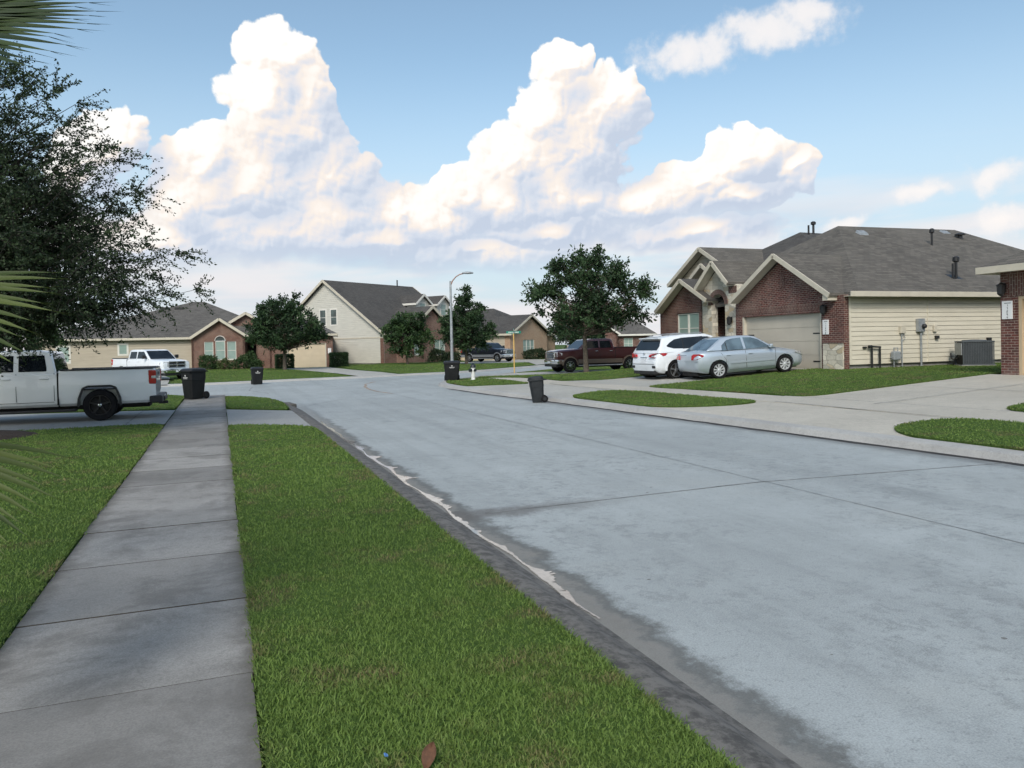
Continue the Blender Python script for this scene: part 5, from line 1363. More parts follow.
def bin_(label, loc, rz, h, w, d, mat='bin', lid='bin_lid', tilt=0, logo=True, wheel=.14):
    """wheeled cart, front towards -y, wheels at +y"""
    P = thing('trash_cart', label, 'trash cart', loc, rz, 'trash carts put out along the street'); P.rotation_euler = (tilt, 0, rz)
    mb = MB(); hb = h*.88; k = .80
    V = []
    prof = [(0,k*.96),(.04,k),(.40,k+.08),(.66*1.0,k+.14),(.67,k+.17),(.93,.985),(1.0,1.0)]
    for t, s in prof:
        z = t*hb; ww, dd = w/2*s, d/2*s
        c = .06
        for x, y in ((-ww+c,-dd),(ww-c,-dd),(ww,-dd+c),(ww,dd-c),(ww-c,dd),(-ww+c,dd),(-ww,dd-c),(-ww,-dd+c)): V.append((x,y,z+.02))
    n = 8; F_ = [(i*n+j, i*n+(j+1)%n, (i+1)*n+(j+1)%n, (i+1)*n+j) for i in range(len(prof)-1) for j in range(n)] + [tuple(range(n-1,-1,-1)), tuple((len(prof)-1)*n+j for j in range(n))]
    mb.add(V, F_); body = mb.build('body', M[mat], P, smooth=25)
    mb = MB(); mb.box(-w/2-.025,w/2+.025,-d/2-.03,d/2+.02,hb-.03,hb+.025); mb.build('rim', M[mat], P, bevel=.012)
    mb = MB(); V = []
    for z, s in ((hb+.025,1.06),(hb+.06,1.05),(hb+.10,.92),(hb+.115,.6)):
        ww, dd = w/2*s, d/2*s; c = .08
        for x, y in ((-ww+c,-dd),(ww-c,-dd),(ww,-dd+c),(ww,dd-c),(ww-c,dd),(-ww+c,dd),(-ww,dd-c),(-ww,-dd+c)): V.append((x,y-.01,z))
    mb.add(V, [(i*n+j, i*n+(j+1)%n, (i+1)*n+(j+1)%n, (i+1)*n+j) for i in range(3) for j in range(n)] + [tuple(range(n-1,-1,-1)), tuple(3*n+j for j in range(n))])
    mb.build('lid', M[lid], P, smooth=30)
    mb = MB(); mb.tube([(-w*.36,d/2+.09,hb-.02),(w*.36,d/2+.09,hb-.02)], .018, 8)
    for x in (-w*.36,0,w*.36): mb.beam((x,d/2-.02,hb-.02),(x,d/2+.09,hb-.02),.03,.03)
    mb.build('handle', M[mat], P)
    for x in (-w/2+.02, w/2-.06):
        mb = MB(); mb.lathe([(wheel*.85,0),(wheel,.012),(wheel,.05),(wheel*.85,.06)], axis='x', n=22, c=(x,d/2*.9,wheel)); wh = mb.build('wheel', M['rubber'], P, smooth=40)
        mb = MB(); mb.lathe([(wheel*.5,-.004),(wheel*.5,.064)], axis='x', n=14, c=(x,d/2*.9,wheel)); mb.build('hub', M[mat], wh)
    mb = MB(); mb.tube([(-w/2,d/2*.9,wheel),(w/2,d/2*.9,wheel)], .015, 6); mb.build('axle', M['galv'], P)
    if logo:
        mb = MB(); zz = hb*.80; y = -d/2*.955-.012
        st = []
        for i in range(10):
            a = math.pi/2 + i*math.pi/5; r_ = .045 if i % 2 == 0 else .020; st.append((r_*math.cos(a), zz+.05+r_*math.sin(a)))
        mb.prism(st, lambda x, z: (x,y+.014,z), lambda x, z: (x,y,z))
        for z0, hw, hh in ((zz-.03,.13,.022),(zz-.062,.10,.014)):
            u = -hw
            while u < hw-.01:
                mb.box(u,u+.022,y,y+.02,z0,z0+hh); u += .03
        mb.build('emblem', M['decal'], P)
    return P
bin_('large black trash cart with white star emblem at the sidewalk end', (-.93,30.15,.02), R(-52), 1.16, .60, .70)
bin_('black trash cart by the lawn of the brown brick house', (1.85,43.6,-.10), R(5), .94, .60, .62)
bin_('black trash cart with pale emblem at the corner below the street lamp', (10.78,36.5,.03), R(-15), 1.0, .78, .72)
bin_('narrow dark grey cart leaning at the kerb with its back to the street', (9.47,22.4,-.10), R(-108), .83, .42, .45, 'bin_grey', 'bin_grey', tilt=R(5), logo=False, wheel=.11)
mb = MB(); mb.add([(-.035,-.02,0),(.03,-.025,.005),(.04,.02,.012),(-.02,.03,.02),(-.03,-.02,-.012),(.03,-.025,-.008),(.04,.02,-.002),(-.02,.03,.004)], [(0,1,2,3),(7,6,5,4),(0,4,5,1),(1,5,6,2),(2,6,7,3),(3,7,4,0)])
o = mb.build('litter', mk('blue_plastic', (.12,.28,.62), .4, .1)); o.location = (.60,3.12,.07); o.scale = (.34,.26,.34); o.rotation_euler = (.3,.5,.7); tag(o, 'tiny scrap of blue plastic lying in the verge grass', 'litter')
mb = MB(); V = []
for i in range(7):
    t = i/6; w_ = .045*math.sin(math.pi*min(1,t*.95+.05))+.003
    V += [(-w_, t*.20-.1, .03*math.sin(t*3)+.02), (0, t*.20-.1, .03*math.sin(t*3)), (w_, t*.20-.1, .03*math.sin(t*3)+.024)]
V2 = [(x,y,z-.004) for x,y,z in V]
mb.add(V+V2, [(3*i+j, 3*i+j+1, 3*i+j+4, 3*i+j+3) for i in range(6) for j in range(2)] + [(21+3*i+j+3, 21+3*i+j+4, 21+3*i+j+1, 21+3*i+j) for i in range(6) for j in range(2)])
o = mb.build('fallen_leaf', mk('dead_leaf', (.11,.05,.025), .8, .3, 20), smooth=60); o.location = (.76,3.02,.075); o.scale = (.62,.62,.62); o.rotation_euler = (.5,.1,-.5); tag(o, 'curled brown dead leaf lying in the verge grass', 'leaf')
# ------------------------------------------------------------------ vehicles (local: +x forward, +y left, wheels on z = 0)
def apply_bool(o, cutters):
    for c in cutters:
        m = o.modifiers.new('cut', 'BOOLEAN'); m.operation = 'DIFFERENCE'; m.solver = 'EXACT'; m.object = c
    bpy.context.view_layer.update()
    dg = bpy.context.evaluated_depsgraph_get()
    me = bpy.data.meshes.new_from_object(o.evaluated_get(dg))
    o.modifiers.clear(); old = o.data; nm = old.name; o.data = me; bpy.data.meshes.remove(old); me.name = nm
    for c in cutters:
        d = c.data; bpy.data.objects.remove(c); bpy.data.meshes.remove(d)

def wheel_set(root, pts, Rr, w, rim, spokes=5, cover=False, rim_r=.66, tyre_mat='rubber', dual=False):
    for (x, y) in pts:
        s = 1 if y > 0 else -1
        yo = y + s*w/2; yi = y - s*w/2
        mb = MB(); rr = Rr*rim_r
        prof = [(rr,yi+s*.03),(rr,yi),(Rr*.93,yi),(Rr*.985,yi+s*.03),(Rr,yi+s*.06),(Rr,yo-s*.06),(Rr*.985,yo-s*.03),(Rr*.93,yo),(rr*1.04,yo-s*.004),(rr,yo-s*.02),(rr*.97,yo-s*.07)]
        mb.lathe(prof, axis='y', n=32, c=(x,0,Rr), cap=False); wh = mb.build('wheel', M[tyre_mat], root, smooth=40)
        mb = MB(); f = yo - s*.028
        mb.lathe([(rr*.98,yi+s*.02),(rr*.98,f),(rr*.90,f),(rr*.86,f-s*.03),(rr*.88,yi+s*.03)] , axis='y', n=32, c=(x,0,Rr), cap=False)
        c0 = Vector((x, f-s*.012, Rr))
        for k in range(spokes):
            a = 2*math.pi*(k+.25)/spokes; d = Vector((math.cos(a),0,math.sin(a))); t = Vector((-math.sin(a),0,math.cos(a)))
            wi, wo = (.22*rr, .17*rr) if not cover else (.12*rr, .22*rr)
            for p0, p1, a0, a1 in ((.10,.93,wi,wo),):
                V = []
                for q, ww in ((p0,a0),(p1,a1)):
                    for e in (-1,1):
                        V.append(c0 + d*rr*q + t*e*ww/2 + Vector((0,s*.014,0))); V.append(c0 + d*rr*q + t*e*ww/2*1.15 - Vector((0,s*.03,0)))
                mb.add(V, [(0,2,6,4),(1,5,7,3),(0,4,5,1),(2,3,7,6),(0,1,3,2),(4,6,7,5)])
        mb.lathe([(rr*.24,f-s*.03),(rr*.24,f+s*.006),(rr*.15,f+s*.018)], axis='y', n=14, c=(x,0,Rr))
        rm = mb.build('rim', M[rim], wh, smooth=35)
        if rim == 'alloy_black':
            mb = MB(); mb.lathe([(rr*.16,f+s*.01),(rr*.15,f+s*.026),(rr*.08,f+s*.032)], axis='y', n=14, c=(x,0,Rr)); mb.build('hub_cap', M['chrome'], wh)
        mb = MB(); mb.lathe([(rr*.97,yo-s*.125),(rr*.97,yo-s*.105)], axis='y', n=28, c=(x,0,Rr)); mb.lathe([(rr*.62,yo-s*.10),(rr*.62,yo-s*.085)], axis='y', n=20, c=(x,0,Rr)); mb.build('brake_disc', M['dark'], wh)

def loft(secs):
    """secs: (x, zb, zs, zt, hw, tuck) cross sections; returns MB"""
    mb = MB(); V = []; n = None
    for x, zb, zs, zt, hw, tk in secs:
        h = [(0,zb),(hw*.84,zb),(hw*(.96-tk),zb+.07),(hw*(1-tk*.4),zb+(zs-zb)*.28),(hw,zb+(zs-zb)*.55),(hw*.992,zb+(zs-zb)*.78),(hw*.965,zs-.035),(hw*.925,zs),(hw*.80,zs+(zt-zs)*.62),(hw*.45,zt-.004),(0,zt)]
        ring = [(x,-y,z) for y, z in h] + [(x,y,z) for y, z in reversed(h[1:-1])]
        n = len(ring); V += ring
    F_ = [(i*n+j, (i+1)*n+j, (i+1)*n+(j+1)%n, i*n+(j+1)%n) for i in range(len(secs)-1) for j in range(n)]
    m = len(secs)-1
    F_ += [tuple(range(n-1,-1,-1)), tuple(m*n+j for j in range(n))]
    mb.add(V, F_); return mb

def cabin(root, prof, wb, k, z0, mat, side_win, glass, name='cabin', front=(0,1), rear=(-2,-1), gf='car_glass', bev=.05, crown=.0):
    """greenhouse: side profile extruded with tumblehome; windows lie on its planes"""
    Y = lambda z: wb - k*(z-z0)
    mb = MB(); n = len(prof)
    V = [(x,-Y(z),z) for x,z in prof] + [(x,Y(z),z) for x,z in prof]
    F_ = [tuple(range(n)), tuple(range(2*n-1,n-1,-1))] + [(i, n+i, n+(i+1)%n, (i+1)%n) for i in range(n)]
    mb.add(V, F_)
    o = mb.build(name, mat, root)
    if bev:
        bm = bmesh.new(); bm.from_mesh(o.data)
        es = [e for e in bm.edges if e.calc_face_angle(0) > .35 and max(v.co.z for v in e.verts) > z0+.02]
        bmesh.ops.bevel(bm, geom=es, offset=bev, segments=3, profile=.5, affect='EDGES', clamp_overlap=True); bm.to_mesh(o.data); bm.free()
    smooth_by(o.data, 40)
    for poly in side_win:
        for s in (-1, 1):
            m = MB(); m.prism(poly, lambda x, z: (x, s*(Y(z)+.006), z), lambda x, z: (x, s*(Y(z)-.02), z)); m.build('side_window', M[gf], o)
    def endglass(i, j, nm, ins=.09, lo=.08, hi=.07, gm=gf):
        (xa,za),(xb,zb) = prof[i], prof[j]
        a = Vector((xa,0,za)); b = Vector((xb,0,zb)); d = (b-a); nrm = Vector((d.z,0,-d.x)).normalized()
        if (nrm.x > 0) != (xa+xb > sum(p[0] for p in prof)*2/len(prof)): nrm = -nrm
        p, q = a.lerp(b, lo), a.lerp(b, 1-hi)
        V = []
        for off in (.008, -.02):
            for c in (p, q):
                for s in (-1, 1): V.append(c + nrm*off + Vector((0, s*(Y(c.z)-ins), 0)))
        m = MB(); m.add(V, [(0,2,3,1),(4,5,7,6),(0,1,5,4),(2,6,7,3),(0,4,6,2),(1,3,7,5)]); m.build(nm, M[gm], o)
    if front: endglass(front[0], front[1], 'windshield')
    if rear: endglass(rear[0], rear[1], 'rear_window')
    return o, Y

def place(root, x, y, heading, z=None, pitch=None, L=2.6):
    h = R(heading); c, s = math.cos(h), math.sin(h)
    zf, zr = G(x+c*L/2, y+s*L/2), G(x-c*L/2, y-s*L/2)
    p = math.atan2(zr-zf, L) if pitch is None else pitch
    root.location = (x, y, (zf+zr)/2 + .012 if z is None else z)
    root.rotation_euler = (0, p, h)

def box_part(root, name, mat, *bx, bevel=.01):
    mb = MB()
    for b in bx: mb.box(*b)
    return mb.build(name, M[mat], root, bevel=bevel)
def strips(root, name, mat, segs, w=.012):
    mb = MB()
    for p, q in segs: mb.beam(p, q, w, w)
    return mb.build(name, M[mat], root)
def arch_flare(root, x, zc, r, y, w, mat, n=14, square=False, t=.055):
    """raised lip round a wheel opening, on both sides"""
    for s in (-1,1):
        mb = MB(); V = []
        for i in range(n+1):
            a = math.pi*i/n
            ca, sa = math.cos(a), math.sin(a)
            if square:
                e = .5; ca = math.copysign(abs(ca)**e, ca); sa = abs(sa)**e
            for rr, yy in ((r-.03,y-.03),(r-.03,y+w),(r+t,y+w*.8),(r+t,y-.03)): V.append((x+rr*ca, s*yy, zc+rr*sa*(.96 if square else 1)))
        F_ = [(4*i+j, 4*i+(j+1)%4, 4*(i+1)+(j+1)%4, 4*(i+1)+j) for i in range(n) for j in range(4)] + [(3,2,1,0), tuple(4*n+j for j in range(4))]
        mb.add(V, F_); mb.build('wheel_arch', mat, root, smooth=40)

def pickup(label, paint_, pose, wb=3.65, fo=.96, ro=1.27, hw=.985, H=1.88, bedlen=1.75, Rw=.41, rim='alloy', spokes=6, lower=None, flare=None, bumper='chrome', hood=1.22, rail=1.36, grille='chrome', square=False, handles=None, tail='plain', rough_front='wide', sill=.42, plate=True, cross=False, group=None, crew=True, bedgap=None):
    T = thing('pickup_truck', label, 'pickup truck', group='pickup trucks parked on driveways')
    P = M[paint_]; xf, xr = wb/2, -wb/2; F0, R0 = xf+fo-.12, xr-ro+.14
    bed0 = bedgap if bedgap is not None else R0+bedlen
    zb = sill; hz = hood; belt = rail-.06
    cow = xf-.52; ws0 = cow-.02; rt0 = ws0-.78; rt1 = bed0+.12; rb = bed0+.03
    secs = [(F0,zb+.18,hz-.16,hz-.10,hw*.86,.02),(F0-.06,zb+.08,hz-.08,hz-.02,hw*.93,.02),(F0-.25,zb,hz-.04,hz+.04,hw*.98,.03),(F0-.8,zb,hz+.0,hz+.09,hw,.03),(cow,zb,belt-.01,hz+.12,hw,.03),(cow-.3,zb,belt,belt+.01,hw,.03),(bed0+.04,zb,belt,belt+.005,hw,.03)]
    mb = loft(secs); body = mb.build('body', P, T)
    bsec = [(bed0,zb,rail,rail,hw,.03),(bed0-.05,zb,rail,rail+.003,hw,.03),(R0+.15,zb+.02,rail,rail+.003,hw,.03),(R0+.02,zb+.06,rail,rail,hw*.985,.03),(R0,zb+.10,rail-.03,rail-.03,hw*.97,.03)]
    mb = loft(bsec); bed = mb.build('bed', P, T)
    def well(x):
        m = MB()
        for s in (-1,1): m.lathe([(Rw*1.16, s*(hw-.34)), (Rw*1.16, s*(hw+.2))], axis='y', n=28, c=(x,0,Rw*1.02)); 
        o = m.build('cut', P); return o
    def box_cut(*b):
        m = MB(); m.box(*b); return m.build('cut', P)
    def square_well(x):
        m = MB(); r = Rw*1.2
        pl = [(x-r*1.02,0),(x-r*.98,Rw+.18),(x-r*.78,Rw+r*.92),(x-r*.55,Rw+r*1.02),(x+r*.55,Rw+r*1.02),(x+r*.78,Rw+r*.92),(x+r*.98,Rw+.18),(x+r*1.02,0)]
        for s in (-1,1): m.prism(pl, lambda a, z: (a, s*(hw-.34), z), lambda a, z: (a, s*(hw+.2), z))
        return m.build('cut', P)
    wl = square_well if square else well
    apply_bool(body, [wl(xf)]); apply_bool(bed, [wl(xr), box_cut(R0+.09, bed0-.06, -hw+.14, hw-.14, zb+.42, rail+.2)])
    smooth_by(body.data, 32); smooth_by(bed.data, 32)
    # liner, chassis
    box_part(T, 'chassis', 'dark', (R0+.2,F0-.3,-.42,.42,.28,zb+.05), (R0+.25,F0-.3,-hw+.36,hw-.36,zb-.05,zb+.35), bevel=0)
    liner = MB(); liner.box(R0+.10,bed0-.07,-hw+.15,hw-.15,zb+.40,zb+.43); liner.build('bed_liner', M['black_trim'], T)
    box_part(T, 'bed_rail', 'black_trim', (R0+.05,bed0-.02,-hw+.03,-hw+.13,rail-.01,rail+.028), (R0+.05,bed0-.02,hw-.13,hw-.03,rail-.01,rail+.028), (R0-.0,R0+.10,-hw+.1,hw-.1,rail-.01,rail+.02))
    # cab
    prof = [(ws0+.02,belt-.03),(rt0+.06,H-.05),(rt0-.22,H),(rt1+.32,H),(rt1+.05,H-.045),(rb+.02,belt-.03)]
    zw0, zw1 = belt+.05, H-.13
    mid = (ws0*.42 + rb*.58) if crew else rb+.45
    fx = lambda z: ws0+.02 + (rt0+.06-ws0-.02)*(z-belt+.03)/(H-.05-belt+.03)
    wins = [[(fx(zw0)-.17,zw0),(fx(zw1)-.12,zw1),(mid+.06,zw1),(mid+.06,zw0)]]
    if crew: wins.append([(mid-.05,zw0),(mid-.05,zw1),(rt1+.20,zw1),(rt1+.15,zw0+.1),(rt1+.15,zw0)])
    else: wins.append([(mid-.05,zw0),(mid-.05,zw1),(rt1+.20,zw1),(rt1+.14,zw0)])
    cab, Y = cabin(T, prof, hw*.945, .21, belt, P, wins, None)
    # pillars between windows are body coloured; seams and handles
    for s in (-1,1):
        sd = []; y = s*(hw+.001)
        for x in (cow-.12, mid+.0, bed0+.10):
            sd.append(((x,s*hw*.99,zb+.16),(x,y,zb+(belt-zb)*.55))); sd.append(((x,y,zb+(belt-zb)*.55),(x,s*hw*.955,belt)))
        sd.append(((cow-.12,s*hw*.985,zb+.13),(bed0+.10,s*hw*.985,zb+.13)))
        strips(T, 'door_seam', 'dark', sd, .010)
    for s in (-1,1):
        gap = MB(); gap.box(bed0+.002,bed0+.038,min(s*(hw-.3),s*hw*.99),max(s*(hw-.3),s*hw*.99),zb+.05,belt); gap.build('bed_gap', M['dark'], T)
    hb = []
    for s in (-1,1):
        for x in (mid+.12, bed0+.22):
            hb.append((x,x+.2,min(s*hw*.97,s*(hw+.028)),max(s*hw*.97,s*(hw+.028)),belt-.15,belt-.115))
    for b in hb:
        mb = MB(); mb.box(*b); mb.build('door_handle', M[handles] if handles else P, T, bevel=.008)
    for s in (-1,1):
        mb = MB(); x = fx(zw0)-.22; mb.box(x-.10,x+.04,min(s*(hw+.02),s*(hw+.24)),max(s*(hw+.02),s*(hw+.24)),belt+.04,belt+.27); mb.beam((x,s*hw*.93,belt+.06),(x,s*(hw+.06),belt+.09),.06,.05)
        mb.build('wing_mirror', M['black_trim'] if handles != 'chrome' else M['chrome'], T, bevel=.03)
    # lower body colour band
    if lower:
        for s in (-1,1):
            mb = MB()
            for a, c in ((xf-Rw*1.25, xr+Rw*1.25), (F0-.12, xf+Rw*1.25), (xr-Rw*1.25, R0+.06)):
                mb.box(c, a, min(s*(hw*.90),s*(hw+.008)), max(s*(hw*.90),s*(hw+.008)), zb+.02, zb+.27) if a > c else None
            mb.build('lower_cladding', M[lower], T, bevel=.015)
    if flare:
        for x in (xf, xr): arch_flare(T, x, Rw*1.02, Rw*1.16, hw-.015, .035, M[flare], square=False)
    elif square:
        r = Rw*1.2
        for x in (xf, xr):
            pl = [(x-r*1.02,zb-.02),(x-r*.98,Rw+.18),(x-r*.78,Rw+r*.92),(x-r*.55,Rw+r*1.02),(x+r*.55,Rw+r*1.02),(x+r*.78,Rw+r*.92),(x+r*.98,Rw+.18),(x+r*1.02,zb-.02)]
            for s in (-1,1):
                mb = MB()
                for (a,za),(b_,zb_) in zip(pl[:-1],pl[1:]): mb.beam((a,s*(hw+.004),za),(b_,s*(hw+.004),zb_),.05,.06,up=(0,1,0))
                mb.build('wheel_arch', M['black_trim'], T)
    for s in (-1,1): box_part(T, 'running_board', 'black_trim' if not lower else 'galv', (xr+Rw*1.3,xf-Rw*1.35,min(s*(hw+.06),s*(hw-.14)),max(s*(hw+.06),s*(hw-.14)),zb-.13,zb-.07), bevel=.02)
    # front
    gz0, gz1 = hz-.44, hz-.08
    g = MB(); g.box(F0-.06,F0+.015,-.52,.52,gz0,gz1); g.build('grille', M['dark'], T, bevel=.03)
    gb = MB(); gb.box(F0-.02,F0+.04,-.56,.56,gz1-.03,gz1+.03); gb.box(F0-.02,F0+.04,-.56,.56,gz0-.03,gz0+.03)
    for s in (-1,1): gb.box(F0-.02,F0+.035,min(s*.50,s*.57),max(s*.50,s*.57),gz0,gz1)
    if cross: gb.box(F0,F0+.045,-.05,.05,gz0,gz1); gb.box(F0,F0+.042,-.5,.5,(gz0+gz1)/2-.04,(gz0+gz1)/2+.04)
    else:
        for z in (gz0+.11, gz0+.19, gz0+.27): gb.box(F0,F0+.042,-.5,.5,z-.018,z+.018)
    gb.build('grille_bar', M[grille], T, bevel=.01)
    for s in (-1,1):
        mb = MB(); V = [(F0+.01,s*.58,gz0+.06),(F0-.02,s*hw*.90,gz0+.08),(F0-.32,s*(hw*.985),gz0+.16),(F0-.32,s*(hw*.985),gz1-.06),(F0-.03,s*hw*.88,gz1-.01),(F0+.005,s*.58,gz1)]
        V2 = [(x-.10,y*.93,z) for x,y,z in V]
        mb.add(V+V2, [(0,1,4,5),(1,2,3,4),(11,10,7,6),(10,9,8,7),(0,6,7,1),(1,7,8,2),(2,8,9,3),(3,9,10,4),(4,10,11,5),(5,11,6,0)]); mb.build('headlight', M['clear_lens'], T)
        mb = MB(); mb.lathe([(.06,F0+.0),(.075,F0+.09),(.05,F0+.10)], axis='x', n=14, c=(0,s*.70,zb+.13)); mb.build('fog_lamp', M['clear_lens'], T)
    fb = MB()
    V = []
    for y, x in ((-hw*1.0,F0-.34),(-hw*.98,F0-.02),(-hw*.72,F0+.10),(0,F0+.13),(hw*.72,F0+.10),(hw*.98,F0-.02),(hw*1.0,F0-.34)):
        V += [(x,y,zb+.02),(x+.02,y,zb+.28),(x-.16,y*.96,zb+.28),(x-.16,y*.96,zb+.02)]
    fb.add(V, [(4*i+j,4*i+(j+1)%4,4*(i+1)+(j+1)%4,4*(i+1)+j) for i in range(6) for j in range(4)] + [(3,2,1,0),(24,25,26,27)])
    fb.build('front_bumper', M[bumper], T, bevel=.015, smooth=40)
    box_part(T, 'air_dam', 'black_trim', (F0-.3,F0+.05,-hw*.85,hw*.85,zb-.14,zb+.03), bevel=.03)
    if plate: box_part(T, 'license_plate', 'plate', (F0+.125,F0+.14,-.15,.15,zb+.07,zb+.22), bevel=.004)
    # rear
    for s in (-1,1):
        mb = MB(); y0, y1 = sorted((s*(hw-.13), s*(hw+.004))); mb.box(R0-.012,R0+.17,y0,y1,rail-.42,rail-.05); tl = mb.build('taillight', M['red_lens'], T, bevel=.02)
        mb = MB(); y0, y1 = sorted((s*(hw-.10), s*(hw+.008))); mb.box(R0-.016,R0+.10,y0,y1,rail-.27,rail-.20); mb.build('reverse_lamp', M['clear_lens'], tl, bevel=.01)
    box_part(T, 'rear_bumper', 'black_trim' if bumper != 'chrome' else 'chrome', (R0-.16,R0+.16,-hw*.98,hw*.98,zb+.0,zb+.20), (R0-.20,R0-.1,-.5,.5,zb+.03,zb+.16), bevel=.035)
    box_part(T, 'hitch', 'black_metal', (R0-.24,R0,-.05,.05,zb-.08,zb+.0), bevel=.01)
    box_part(T, 'tailgate_handle', 'black_trim', (R0-.016,R0+.02,-.14,.14,rail-.2,rail-.11), bevel=.01)
    box_part(T, 'license_plate', 'plate', (R0-.176,R0-.16,-.15,.15,zb+.03,zb+.18), bevel=.004)
    wheel_set(T, [(xf,hw-.13),(xf,-hw+.13),(xr,hw-.13),(xr,-hw+.13)], Rw, .26, rim, spokes)
    place(T, *pose[:3], z=pose[3] if len(pose) > 3 else None, L=wb)
    return T

pickup('nearest white pickup seen side on with black wheels and a red taillight', 'p_white', (-4.78,23.3,180), rim='alloy_black', spokes=5, bumper='black_trim', square=True, Rw=.405, bedgap=-.90, ro=1.47, hood=1.20, rail=1.33, H=1.86, grille='black_trim', sill=.40)
pickup('bright white pickup facing the camera across the cross street behind the trash cart', 'p_white2', (-4.1,53.8,-54), cross=True, bumper='chrome', hood=1.22, rail=1.36, H=1.92)
pickup('dark maroon crew cab pickup with bronze trim behind the lawn tree', 'p_maroon', (21.6,42.2,180,.03), wb=4.06, Rw=.42, fo=.98, ro=1.25, H=2.0, hood=1.32, rail=1.45, lower='p_tanlow', flare='p_tanlow', rim='chrome', spokes=8, handles='chrome', sill=.50, bedlen=2.1)
pickup('navy and silver crew cab pickup parked by the tan brick house', 'p_navy', (25.3,72.3,-60), wb=3.7, Rw=.41, H=1.93, hood=1.24, rail=1.38, lower='p_silverlow', flare='p_silverlow', spokes=6, sill=.46)

def pane_patch(root, name, mat, pts, off):
    """solid curved-free polygon patch from 3D points with a small thickness along off"""
    mb = MB(); n = len(pts); o = Vector(off)
    V = [Vector(p) for p in pts] + [Vector(p)-o for p in pts]
    mb.add(V, [tuple(range(n)), tuple(range(2*n-1,n-1,-1))] + [(i,n+i,n+(i+1)%n,(i+1)%n) for i in range(n)])
    return mb.build(name, M[mat], root)

